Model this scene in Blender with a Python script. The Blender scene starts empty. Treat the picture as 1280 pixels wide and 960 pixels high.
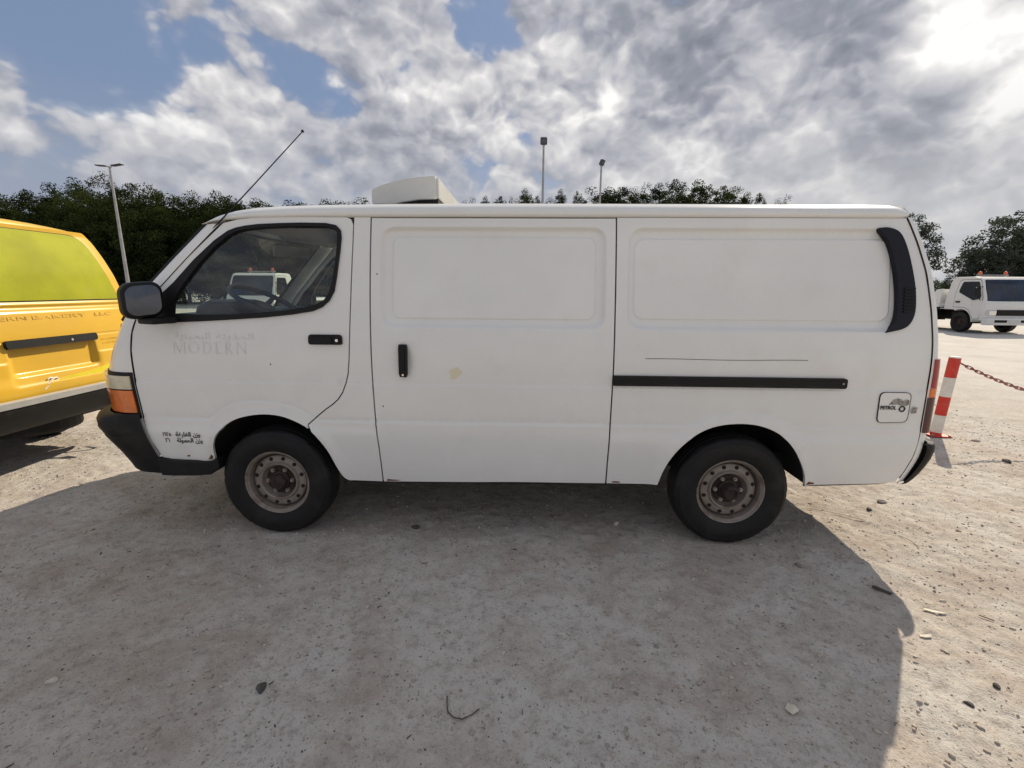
import bpy, bmesh, math, random
import numpy as np
from mathutils import Vector, Matrix
from mathutils.geometry import delaunay_2d_cdt

random.seed(7)
rng = np.random.default_rng(7)
R = math.radians
sc = bpy.context.scene
col = sc.collection
PI = math.pi

# ------------------------------------------------------------------ camera
cam_d = bpy.data.cameras.new('camera')
cam = bpy.data.objects.new('camera', cam_d)
col.objects.link(cam)
cam_d.sensor_width = 36.0
cam_d.lens = 572.75 / 1280 * 36.0
cam_d.clip_start = 0.05
cam_d.clip_end = 3000
_yaw, _pit, _rol = -0.0325, 0.2042, 0.0069
_f0 = Vector((math.sin(_yaw), math.cos(_yaw), 0)); _r0 = Vector((math.cos(_yaw), -math.sin(_yaw), 0)); _u0 = Vector((0, 0, 1))
_f = _f0 * math.cos(_pit) - _u0 * math.sin(_pit); _u = _u0 * math.cos(_pit) + _f0 * math.sin(_pit)
_r2 = _r0 * math.cos(_rol) + _u * math.sin(_rol); _u2 = _u * math.cos(_rol) - _r0 * math.sin(_rol)
m = Matrix((_r2, _u2, -_f)).transposed().to_4x4()
m.translation = Vector((0.1429, -2.4178, 1.4266))
cam.matrix_world = m
sc.camera = cam

# ------------------------------------------------------------------ exposure
sc.view_settings.view_transform = 'Standard'
sc.view_settings.look = 'None'
sc.view_settings.gamma = 1
sc.view_settings.exposure = 0.55
sc.view_settings.use_curve_mapping = False
sc.render.resolution_x = 1024
sc.render.resolution_y = 768
try:
    sc.cycles.use_denoising = True
    sc.cycles.max_bounces = 8
    sc.cycles.transparent_max_bounces = 16
except Exception:
    pass

# ------------------------------------------------------------------ sun
SUN = Vector((0.85, 1.06, 1.0)).normalized()
sun_el = math.asin(SUN.z); sun_az = math.atan2(SUN.x, SUN.y)
ld = bpy.data.lights.new('sun', 'SUN')
ld.energy = 3.45; ld.angle = R(0.55); ld.color = (1.0, 0.88, 0.70)
lo = bpy.data.objects.new('sun', ld); col.objects.link(lo)
lo.rotation_euler = SUN.to_track_quat('Z', 'Y').to_euler()
lo.location = SUN * 60


# ------------------------------------------------------------------ node helper
class NT:
    def __init__(s, tree):
        s.t = tree; s.n = tree.nodes; s.l = tree.links

    def add(s, kind, **kw):
        n = s.n.new(kind)
        for k, v in kw.items():
            setattr(n, k, v)
        return n

    def put(s, sock, v):
        if isinstance(v, bpy.types.NodeSocket):
            s.l.new(v, sock)
        elif v is not None:
            if isinstance(v, (tuple, list)) and len(v) == 3 and len(sock.default_value) == 4:
                v = (*v, 1)
            sock.default_value = v

    def math(s, op, a, b=None, c=None, clamp=False):
        n = s.add('ShaderNodeMath', operation=op, use_clamp=clamp)
        s.put(n.inputs[0], a); s.put(n.inputs[1], b)
        if c is not None: s.put(n.inputs[2], c)
        return n.outputs[0]

    def vmath(s, op, a, b=None, scale=None):
        n = s.add('ShaderNodeVectorMath', operation=op)
        s.put(n.inputs[0], a)
        if b is not None: s.put(n.inputs[1], b)
        if scale is not None: s.put(n.inputs['Scale'], scale)
        return n.outputs['Value'] if op in ('DOT_PRODUCT', 'DISTANCE', 'LENGTH') else n.outputs[0]

    def noise(s, vec, scale, detail=5, rough=0.55, dist=0.0, lac=2.0, color=False):
        n = s.add('ShaderNodeTexNoise')
        if vec is not None: s.put(n.inputs['Vector'], vec)
        s.put(n.inputs['Scale'], scale); s.put(n.inputs['Detail'], detail); s.put(n.inputs['Roughness'], rough)
        s.put(n.inputs['Distortion'], dist); s.put(n.inputs['Lacunarity'], lac)
        return n.outputs['Color' if color else 'Fac']

    def step(s, v, a, b, lo=0.0, hi=1.0):
        n = s.add('ShaderNodeMapRange', interpolation_type='SMOOTHSTEP')
        s.put(n.inputs['Value'], v); s.put(n.inputs['From Min'], a); s.put(n.inputs['From Max'], b)
        s.put(n.inputs['To Min'], lo); s.put(n.inputs['To Max'], hi)
        return n.outputs['Result']

    def mix(s, f, a, b, mode='MIX'):
        n = s.add('ShaderNodeMix', data_type='RGBA', blend_type=mode)
        s.put(n.inputs[0], f); s.put(n.inputs[6], a); s.put(n.inputs[7], b)
        return n.outputs[2]

    def comb(s, x, y, z):
        n = s.add('ShaderNodeCombineXYZ')
        s.put(n.inputs[0], x); s.put(n.inputs[1], y); s.put(n.inputs[2], z)
        return n.outputs[0]


# ------------------------------------------------------------------ sky: Nishita sky with a deck of procedural clouds
W = bpy.data.worlds.new('World'); sc.world = W
W.use_nodes = True
W.node_tree.nodes.clear()
n = NT(W.node_tree)
SKY_STRENGTH = 0.10
tc = n.add('ShaderNodeTexCoord').outputs['Generated']
d = n.vmath('NORMALIZE', tc)
sep = n.add('ShaderNodeSeparateXYZ'); n.put(sep.inputs[0], d)
dx, dy, dz = sep.outputs
p = n.vmath('MULTIPLY', d, (.95, .95, 1.25))
sky = n.add('ShaderNodeTexSky', sky_type='NISHITA', sun_disc=False, sun_elevation=sun_el, sun_rotation=sun_az,
            air_density=1.0, dust_density=2.0, ozone_density=2.5, altitude=10)


def blobs(lst):
    acc = None
    for (v, rad, amp) in lst:
        L = math.sqrt(sum(c * c for c in v))
        q = n.step(n.vmath('DISTANCE', d, tuple(c / L for c in v)), rad, 0.0, 0.0, amp)
        acc = q if acc is None else n.math('ADD', acc, q)
    return acc


# where the deck is closed (+) and where it opens to blue (-), by direction
cover = blobs([((-.64, .69, .345), .22, -.40), ((-.70, .69, .155), .10, -.16), ((-.38, .86, .345), .075, -.34), ((-.33, .89, .31), .045, -.14),
               ((-.09, .89, .445), .085, -.34), ((-.04, .90, .425), .045, -.24), ((-.50, .79, .37), .05, -.18), ((-.42, .83, .385), .05, -.12), 
               ((-.53, .80, .27), .16, .10), ((-.45, .84, .31), .13, .14), ((-.25, .93, .25), .14, .16), ((-.62, .76, .20), .12, .12), ((-.71, .66, .245), .09, .30), ((-.30, .86, .42), .20, .10), ((-.16, .92, .33), .20, .08), ((-.55, .76, .40), .08, .10),
               ((.35, .85, .36), .60, .26), ((.60, .72, .22), .45, .12), ((.645, .69, .335), .05, -.36), ((-.01, .955, .275), .05, -.22), ((-.02, .95, .31), .04, -.10)])
warp = n.noise(p, 7.0, 4, 0.6, color=True)
pw = n.vmath('ADD', p, n.vmath('SCALE', n.vmath('SUBTRACT', warp, (.5, .5, .5)), scale=0.085))
big = n.noise(p, 3.3, 3, 0.5)
fine = n.noise(pw, 8.0, 8, 0.53)


def puffs(vec):
    v = n.add('ShaderNodeTexVoronoi', feature='F1'); n.put(v.inputs['Vector'], vec)
    n.put(v.inputs['Scale'], 14.0); n.put(v.inputs['Detail'], 2.0); n.put(v.inputs['Roughness'], 0.55)
    return n.math('SUBTRACT', 0.60, n.math('MULTIPLY', n.math('POWER', v.outputs['Distance'], 1.6), 1.25))


puff = puffs(pw)
dens = n.math('ADD', n.math('MULTIPLY', big, 0.55), n.math('MULTIPLY', fine, 0.45))
dens = n.math('ADD', dens, n.math('MULTIPLY', puff, 0.15))
dens = n.math('ADD', n.math('ADD', dens, cover), 0.235)
mask = n.math('ADD', n.math('MULTIPLY', n.step(dens, 0.44, 0.74), .45), n.math('MULTIPLY', n.step(dens, 0.54, 0.64), .55))
# light from the sun side: compare the relief a little way towards the sun
ofs = n.vmath('ADD', pw, (SUN.x * 0.018, SUN.y * 0.010, 0.026))
lit = n.math('ADD', n.math('MULTIPLY', n.math('SUBTRACT', fine, n.noise(ofs, 8.0, 8, 0.53)), 0.62),
             n.math('MULTIPLY', n.math('SUBTRACT', puff, puffs(ofs)), 0.50))
sundot = n.vmath('DOT_PRODUCT', d, tuple(SUN))
glow = n.math('POWER', n.math('MAXIMUM', sundot, 0.0), 7.0)
thick = n.step(dens, 0.66, 1.30)
breaks = blobs([((.15, .93, .345), .055, .42), ((.40, .83, .37), .09, .22), ((.38, .86, .31), .08, .22), ((.585, .74, .35), .10, .55), ((.65, .70, .26), .08, .40),
                ((.29, .93, .23), .13, .26), ((.05, .92, .42), .07, .22), ((.45, .85, .25), .10, .20), ((.22, .95, .19), .12, .18),
                ((-.22, .90, .37), .08, .22), ((-.16, .93, .34), .06, .14), ((-.06, .96, .24), .09, .26), ((-.56, .79, .25), .10, .10), ((-.72, .66, .22), .08, .12), ((-.45, .83, .34), .08, .10),
                ((-.34, .87, .33), .05, .12), ((.62, .77, .11), .20, .14), ((.52, .83, .17), .10, .12),
                ((.47, .78, .43), .16, -.30), ((.57, .79, .225), .085, -.34), ((.27, .87, .41), .14, -.20), ((.60, .77, .17), .08, -.16), ((.36, .88, .27), .05, -.06),
                ((-.24, .94, .23), .13, -.10), ((-.36, .90, .22), .13, -.08), ((.12, .90, .40), .09, -.10), ((-.30, .85, .44), .08, -.06)])
bright = n.math('ADD', n.math('SUBTRACT', 0.535, n.math('MULTIPLY', thick, 0.20)), n.math('MULTIPLY', lit, 0.50))
bright = n.math('ADD', bright, n.math('MULTIPLY', breaks, 0.95))
bright = n.math('ADD', bright, n.math('MULTIPLY', glow, 0.06))
bright = n.math('ADD', bright, n.math('MULTIPLY', n.math('SUBTRACT', big, .5), 1.1))
ramp = n.add('ShaderNodeValToRGB')
n.put(ramp.inputs[0], bright)
cr = ramp.color_ramp
cr.elements[0].position = 0.06; cr.elements[0].color = (.22, .24, .29, 1)
cr.elements[1].position = 1.0; cr.elements[1].color = (1.0, .985, .96, 1)
for pos, c in ((.30, (.31, .325, .375)), (.52, (.47, .475, .52)), (.72, (.66, .65, .66))):
    e = cr.elements.new(pos); e.color = (*c, 1)
K = 1.0 / (SKY_STRENGTH * 2 ** 0.50)
cloud = n.vmath('SCALE', ramp.outputs[0], scale=K)
blue = n.vmath('MULTIPLY', sky.outputs[0], (.60, .66, .80))
blue = n.mix(0.8, blue, (.215 * K, .285 * K, .42 * K, 1))
c = n.mix(mask, blue, cloud)
hz = n.step(dz, 0.34, 0.08, 0.0, 0.70)
hzcol = n.mix(n.step(dx, -0.6, 0.6), (.37 * K, .395 * K, .455 * K, 1), (.56 * K, .565 * K, .58 * K, 1))
c = n.mix(hz, c, hzcol)
bg = n.add('ShaderNodeBackground'); n.put(bg.inputs['Color'], c); n.put(bg.inputs['Strength'], SKY_STRENGTH)
out = n.add('ShaderNodeOutputWorld'); n.l.new(bg.outputs[0], out.inputs[0])
try:
    W.cycles.sampling_method = 'MANUAL'; W.cycles.sample_map_resolution = 1024
except Exception:
    pass


# ------------------------------------------------------------------ materials
def mat(name, color, rough=0.6, metal=0.0, spec=0.5, coat=0.0, var=0.0, vscale=6.0, bump=0.0, bscale=40.0, dirt=None, dscale=3.0,
        damt=0.5, emit=None, alpha_node=False):
    mm = bpy.data.materials.new(name); mm.use_nodes = True
    t = NT(mm.node_tree)
    b = t.n['Principled BSDF']
    b.inputs['Roughness'].default_value = rough; b.inputs['Metallic'].default_value = metal
    b.inputs['Specular IOR Level'].default_value = spec
    b.inputs['Coat Weight'].default_value = coat; b.inputs['Coat Roughness'].default_value = 0.08
    co = t.add('ShaderNodeTexCoord').outputs['Object']
    cc = None
    if var:
        f = t.noise(co, vscale, 5, 0.6)
        lo = tuple(x * (1 - var) for x in color); hi = tuple(min(1, x * (1 + var)) for x in color)
        cc = t.mix(t.step(f, .3, .7), lo, hi)
    if dirt:
        f = t.noise(co, dscale, 7, 0.62)
        cc = t.mix(t.step(f, .5, .72, 0, damt), cc if cc is not None else color, dirt)
    if cc is not None: t.put(b.inputs['Base Color'], cc)
    else: b.inputs['Base Color'].default_value = (*color, 1)
    if bump:
        bn = t.add('ShaderNodeBump'); bn.inputs['Strength'].default_value = bump; bn.inputs['Distance'].default_value = 0.01
        t.put(bn.inputs['Height'], t.noise(co, bscale, 6, .6)); t.l.new(bn.outputs[0], b.inputs['Normal'])
    return mm


def glass_mat(name, tint, refl=1.0, rough=0.02):
    mm = bpy.data.materials.new(name); mm.use_nodes = True
    t = NT(mm.node_tree); t.n.clear()
    tr = t.add('ShaderNodeBsdfTransparent'); tr.inputs[0].default_value = (*tint, 1)
    gl = t.add('ShaderNodeBsdfGlossy'); gl.inputs['Roughness'].default_value = rough
    fr = t.add('ShaderNodeFresnel'); fr.inputs[0].default_value = 1.5
    lw = t.math('MULTIPLY', fr.outputs[0], refl, clamp=True)
    mx = t.add('ShaderNodeMixShader'); t.l.new(lw, mx.inputs[0]); t.l.new(tr.outputs[0], mx.inputs[1]); t.l.new(gl.outputs[0], mx.inputs[2])
    # thin film of dust
    df = t.add('ShaderNodeBsdfDiffuse'); df.inputs[0].default_value = (.55, .54, .5, 1)
    co = t.add('ShaderNodeTexCoord').outputs['Object']
    mx2 = t.add('ShaderNodeMixShader'); t.put(mx2.inputs[0], t.step(t.noise(co, 4, 7, .65), .35, .75, .02, .08))
    t.l.new(mx.outputs[0], mx2.inputs[1]); t.l.new(df.outputs[0], mx2.inputs[2])
    o = t.add('ShaderNodeOutputMaterial'); t.l.new(mx2.outputs[0], o.inputs[0])
    return mm


M = {}
M['white'] = mat('white_paint', (.80, .80, .775), .30, coat=.55, var=.03, vscale=1.6, dirt=(.64, .61, .54), dscale=3.4, damt=.2)
M['white2'] = mat('truck_white_paint', (.72, .72, .70), .35, coat=.3, var=.04, vscale=3, dirt=(.5, .47, .42), dscale=3, damt=.3)
M['yellow'] = mat('yellow_paint', (.67, .405, .034), .38, spec=.4, coat=.18, var=.06, vscale=2.0, dirt=(.62, .36, .05), dscale=2.5, damt=.35)
M['lime'] = mat('lime_film', (.315, .325, .014), .6, spec=.12, coat=0, var=.12, vscale=3.0, dirt=(.33, .32, .12), dscale=2.0, damt=.45)
M['limep'] = mat('lemon_touch_up_paint', (.72, .60, .016), .4, coat=.3, var=.08)
M['black'] = mat('black_plastic', (.0075, .0075, .008), .55, spec=.3, var=.25, vscale=8, dirt=(.035, .032, .028), dscale=6, damt=.45, bump=.12, bscale=120)
M['seal'] = mat('black_rubber_seal', (.006, .006, .007), .55, spec=.3)
M['dark'] = mat('underbody_dark', (.012, .011, .010), .9)
M['tyre'] = mat('tyre_rubber', (.0085, .0085, .009), .62, spec=.34, var=.2, vscale=9, dirt=(.032, .028, .024), dscale=7, damt=.5, bump=.15, bscale=90)
M['rim'] = mat('dusty_steel_rim', (.265, .228, .195), .5, metal=.25, var=.15, vscale=9, dirt=(.13, .075, .05), dscale=13, damt=.8)
M['rust'] = mat('rusty_hub', (.045, .03, .024), .75, metal=.3, var=.4, vscale=25)
M['nut'] = mat('steel_nut', (.33, .29, .26), .5, metal=.6, var=.3, vscale=30)
M['amber'] = mat('amber_lens', (.72, .16, .012), .18, coat=.6, var=.2, vscale=14)
M['clear'] = mat('clouded_headlight_lens', (.62, .56, .40), .15, coat=.7, var=.12, vscale=12)
M['red'] = mat('red_lens', (.36, .018, .014), .2, coat=.6, var=.2, vscale=12)
M['maroon'] = mat('maroon_lens', (.075, .012, .012), .25, coat=.5, var=.2)
M['navy'] = mat('navy_black_plastic', (.006, .007, .014), .5, spec=.3, var=.15, bump=.05, bscale=150)
M['glass'] = glass_mat('tinted_window_glass', (.80, .86, .83), 1.25)
M['wglass'] = glass_mat('windscreen_glass', (.78, .85, .80), 1.2)
M['mirror'] = mat('mirror_glass', (.085, .095, .12), .10, metal=1.0, var=.08)
M['dash'] = mat('blue_grey_dashboard', (.052, .078, .125), .6, var=.2)
M['seat'] = mat('blue_grey_cloth', (.10, .135, .20), .85, var=.25, vscale=20)
M['liner'] = mat('grey_headliner', (.30, .29, .28), .9)
M['grey'] = mat('grey_unit_plastic', (.60, .60, .58), .5, var=.08, dirt=(.4, .38, .34), damt=.3)
M['text'] = mat('black_print', (.02, .02, .022), .6)
M['faded'] = mat('faded_print', (.735, .735, .712), .35, var=.06, vscale=14)
M['fadedy'] = mat('faded_gold_print', (.60, .355, .028), .5, var=.35, vscale=9)
M['stain'] = mat('yellow_stain', (.76, .70, .51), .5)
M['silver'] = mat('grey_bumper_top', (.42, .42, .41), .45, metal=.2, var=.1)
M['chrome'] = mat('chrome', (.7, .7, .7), .15, metal=1)
M['pole'] = mat('galvanised_pole', (.33, .33, .33), .45, metal=.5, var=.15, vscale=3)
M['lamp'] = mat('dark_lamp_housing', (.03, .03, .033), .5)
M['bred'] = mat('red_post_paint', (.62, .035, .02), .45, var=.12, vscale=12, dirt=(.45, .2, .14), damt=.35, dscale=7)
M['bwhite'] = mat('white_post_paint', (.74, .71, .65), .5, var=.08, vscale=12, dirt=(.5, .42, .34), damt=.4, dscale=7)
M['chain'] = mat('rusty_red_chain', (.26, .065, .048), .6, metal=.3, var=.4, vscale=60)
M['beacon'] = mat('orange_beacon', (.75, .11, .03), .18, coat=.8)
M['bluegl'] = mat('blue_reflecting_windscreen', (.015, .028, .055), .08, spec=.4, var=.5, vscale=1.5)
M['darkgl'] = mat('dark_side_glass', (.014, .015, .017), .08, spec=.35)
M['orange'] = mat('orange_lettering', (.60, .27, .05), .5)
M['plate'] = mat('number_plate', (.62, .62, .6), .5)
M['stone'] = mat('grey_stone', (.30, .26, .22), .85, var=.35, vscale=14, bump=.4, bscale=40)
M['darkstone'] = mat('dark_stone', (.085, .075, .068), .85, var=.35, vscale=14, bump=.4, bscale=40)
M['scrap'] = mat('pale_scrap', (.62, .56, .46), .75, var=.15, vscale=25)
M['twig'] = mat('dry_twig', (.09, .07, .055), .9, var=.3, vscale=30)
M['bark'] = mat('bark', (.10, .08, .06), .95, var=.4, vscale=8, bump=.5, bscale=20)


def leaf_mat(name, dk, lt, trans=0.25):
    mm = bpy.data.materials.new(name); mm.use_nodes = True
    t = NT(mm.node_tree); t.n.clear()
    co = t.add('ShaderNodeTexCoord').outputs['Object']
    f = t.noise(co, .55, 4, .6)
    rnd = t.add('ShaderNodeObjectInfo').outputs['Random']
    f = t.math('ADD', f, t.math('MULTIPLY', t.math('SUBTRACT', rnd, .5), .22))
    f2 = t.noise(co, 5.0, 2, .5)
    f = t.math('ADD', f, t.math('MULTIPLY', t.math('SUBTRACT', f2, .5), .5))
    c_ = t.mix(t.step(f, .3, .72), dk, lt)
    df = t.add('ShaderNodeBsdfDiffuse'); t.put(df.inputs[0], c_)
    tl = t.add('ShaderNodeBsdfTranslucent'); t.put(tl.inputs[0], t.mix(.35, c_, (.12, .15, .02, 1)))
    mx = t.add('ShaderNodeMixShader'); mx.inputs[0].default_value = trans
    t.l.new(df.outputs[0], mx.inputs[1]); t.l.new(tl.outputs[0], mx.inputs[2])
    o = t.add('ShaderNodeOutputMaterial'); t.l.new(mx.outputs[0], o.inputs[0])
    return mm


M['leaf'] = leaf_mat('dark_evergreen_leaves', (.011, .018, .008), (.050, .066, .022), .12)
M['leaf2'] = leaf_mat('haze_greyed_leaves', (.048, .056, .047), (.088, .100, .080), .15)  # distance haze painted into the leaf colour, so it is paler and greyer
M['leaf3'] = leaf_mat('olive_shrub_leaves', (.035, .055, .018), (.09, .12, .045), .2)


# ------------------------------------------------------------------ mesh helpers
def link(o, parent=None):
    col.objects.link(o)
    if parent is not None: o.parent = parent
    return o


def tag(o, label=None, cat=None, group=None, kind=None):
    if label: o['label'] = label
    if cat: o['category'] = cat
    if group: o['group'] = group
    if kind: o['kind'] = kind
    return o


def empty(name, loc=(0, 0, 0), rz=0.0, label=None, cat=None, group=None):
    o = bpy.data.objects.new(name, None); o.empty_display_size = 0.2
    o.location = loc; o.rotation_euler = (0, 0, rz)
    col.objects.link(o)
    return tag(o, label, cat, group)


def copy_tree(o, parent=None):
    c_ = o.copy(); col.objects.link(c_); c_.parent = parent
    for ch in list(o.children):
        copy_tree(ch, c_)
    return c_


def mesh_np(name, V, F, m, parent=None, smooth=True, normals=None):
    """V (n,3), F (k,3) or (k,4) array; normals: optional per-vertex array"""
    V = np.asarray(V, np.float32); F = np.asarray(F, np.int32)
    me = bpy.data.meshes.new(name)
    k = F.shape[1]
    me.vertices.add(len(V)); me.vertices.foreach_set('co', V.ravel())
    me.loops.add(F.size); me.loops.foreach_set('vertex_index', F.ravel())
    me.polygons.add(len(F)); me.polygons.foreach_set('loop_start', np.arange(0, F.size, k, dtype=np.int32))
    me.polygons.foreach_set('loop_total', np.full(len(F), k, np.int32))
    me.update(calc_edges=True); me.validate()
    if smooth: me.polygons.foreach_set('use_smooth', np.ones(len(me.polygons), bool))
    if normals is not None and len(me.polygons) == len(F):
        me.normals_split_custom_set_from_vertices([tuple(v) for v in normals])
    me.materials.append(m)
    return link(bpy.data.objects.new(name, me), parent)


def inside(poly, P):
    poly = np.asarray(poly); x, y = P[:, 0], P[:, 1]
    r = np.zeros(len(P), bool)
    x1, y1 = poly[:, 0], poly[:, 1]; x2, y2 = np.roll(x1, -1), np.roll(y1, -1)
    for a, b, c_, e in zip(x1, y1, x2, y2):
        if b == e: continue
        k = ((b > y) != (e > y)) & (x < (c_ - a) * (y - b) / (e - b) + a)
        r ^= k
    return r


def resample(P, step, closed=True):
    P = [np.array(q, float) for q in P]
    o = []
    nn = len(P) if closed else len(P) - 1
    for i in range(nn):
        a, b = P[i], P[(i + 1) % len(P)]
        k = max(1, int(math.ceil(np.linalg.norm(b - a) / step)))
        for j in range(k): o.append(a + (b - a) * j / k)
    if not closed: o.append(P[-1])
    return np.array(o)


def cr_curve(P, k=6, closed=False):
    P = np.array(P, float); o = []
    nP = len(P); rg = nP if closed else nP - 1
    for i in range(rg):
        if closed: a, b, c_, e = P[i - 1], P[i], P[(i + 1) % nP], P[(i + 2) % nP]
        else: a, b, c_, e = P[max(i - 1, 0)], P[i], P[i + 1], P[min(i + 2, nP - 1)]
        for j in range(k):
            t = j / k
            o.append(.5 * (2 * b + (c_ - a) * t + (2 * a - 5 * b + 4 * c_ - e) * t * t + (3 * b - a - 3 * c_ + e) * t ** 3))
    if not closed: o.append(P[-1])
    return [tuple(q) for q in o]


def rrect(x0, z0, x1, z1, r, k=6, rr=None):
    """counter-clockwise rounded rectangle; rr: radii for (bl, br, tr, tl)"""
    rr = rr or (r,) * 4
    o = []
    for (cx, cz, a0, q) in ((x0, z0, PI, rr[0]), (x1, z0, 1.5 * PI, rr[1]), (x1, z1, 0, rr[2]), (x0, z1, .5 * PI, rr[3])):
        sx = 1 if cx == x0 else -1; sz = 1 if cz == z0 else -1
        for j in range(k + 1):
            a = a0 + .5 * PI * j / k
            o.append((cx + sx * q + q * math.cos(a), cz + sz * q + q * math.sin(a)))
    return o


def ccw(P):
    P = np.asarray(P, float)
    a = (P[:, 0] * np.roll(P[:, 1], -1) - np.roll(P[:, 0], -1) * P[:, 1]).sum()
    return P if a > 0 else P[::-1]


def fd_normals(surf, u, v):
    e = 8e-4
    du = surf(u + e, v) - surf(u - e, v); dv = surf(u, v + e) - surf(u, v - e)
    nn = np.cross(du, dv)
    return nn / np.maximum(np.linalg.norm(nn, axis=1, keepdims=True), 1e-12)


def panel(name, outline, surf, m, parent=None, holes=(), lines=(), spacing=.03, edge=.02, off=0.0, lip=.02, smooth_n=True):
    """sheet cut to an outline in (u, v), laid on surf(u, v) -> xyz, with its edges turned inwards by lip"""
    outline = ccw(outline); holes = [ccw(h) for h in holes]
    pts = []; edges = []

    def loop(P, closed):
        i0 = len(pts)
        for q in P: pts.append((float(q[0]), float(q[1])))
        for j in range(len(P) - (0 if closed else 1)): edges.append((i0 + j, i0 + (j + 1) % len(P)))
    loop(resample(outline, edge), True)
    for h in holes: loop(resample(h, edge), True)
    for L in lines: loop(resample(L, edge, False), False)
    if spacing:
        lo, hi = outline.min(0), outline.max(0)
        g = np.stack(np.meshgrid(np.arange(lo[0] + spacing / 2, hi[0], spacing), np.arange(lo[1] + spacing / 2, hi[1], spacing)), -1).reshape(-1, 2)
        if len(g):
            g = g[inside(outline, g)]
            for h in holes: g = g[~inside(h, g)]
            pts += [tuple(map(float, q)) for q in g]
    r = delaunay_2d_cdt([Vector(q) for q in pts], edges, [], 0, 1e-5, False)
    V2 = np.array([tuple(q) for q in r[0]]); T = np.array([f for f in r[2] if len(f) == 3], int)
    cen = V2[T].mean(1)
    ok = inside(outline, cen)
    for h in holes: ok &= ~inside(h, cen)
    T = T[ok]
    used = np.unique(T); remap = np.full(len(V2), -1); remap[used] = np.arange(len(used))
    T = remap[T]; V2 = V2[used]
    u, v = V2[:, 0], V2[:, 1]
    N = fd_normals(surf, u, v)
    V = surf(u, v) + N * off
    # boundary edges
    E = np.concatenate([T[:, [0, 1]], T[:, [1, 2]], T[:, [2, 0]]])
    key = {}
    for a, b in E: key[(a, b)] = 1
    bd = [(a, b) for a, b in E if (b, a) not in key]
    nv = len(V)
    VV = [V]; NN = [N]; FF = [tuple(t) for t in T]
    loops_n = None
    if lip and bd:
        bd = np.array(bd)
        a, b = V[bd[:, 0]], V[bd[:, 1]]
        ia, ib = a - N[bd[:, 0]] * lip, b - N[bd[:, 1]] * lip
        side = np.cross(b - a, N[bd[:, 0]]); side /= np.maximum(np.linalg.norm(side, axis=1, keepdims=True), 1e-12)
        k = len(bd)
        VV += [a, b, ib, ia]; NN += [side] * 4
        i = np.arange(k) + nv
        q = np.stack([i + k, i, i + 3 * k, i + 2 * k], 1)
        FF += [tuple(x) for x in q]
    V = np.concatenate(VV); N = np.concatenate(NN)
    me = bpy.data.meshes.new(name)
    me.from_pydata([tuple(x) for x in V], [], [tuple(int(y) for y in f) for f in FF])
    me.polygons.foreach_set('use_smooth', np.ones(len(me.polygons), bool))
    if smooth_n: me.normals_split_custom_set_from_vertices([tuple(x) for x in N])
    me.materials.append(m)
    return link(bpy.data.objects.new(name, me), parent)


def grid_obj(name, P, m, parent=None, keep=None, flip=False):
    nu, nv = P.shape[:2]
    idx = np.arange(nu * nv).reshape(nu, nv)
    q = np.stack([idx[:-1, :-1], idx[1:, :-1], idx[1:, 1:], idx[:-1, 1:]], -1).reshape(-1, 4)
    if flip: q = q[:, ::-1]
    if keep is not None: q = q[keep.reshape(-1)]
    return mesh_np(name, P.reshape(-1, 3), q, m, parent)


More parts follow.
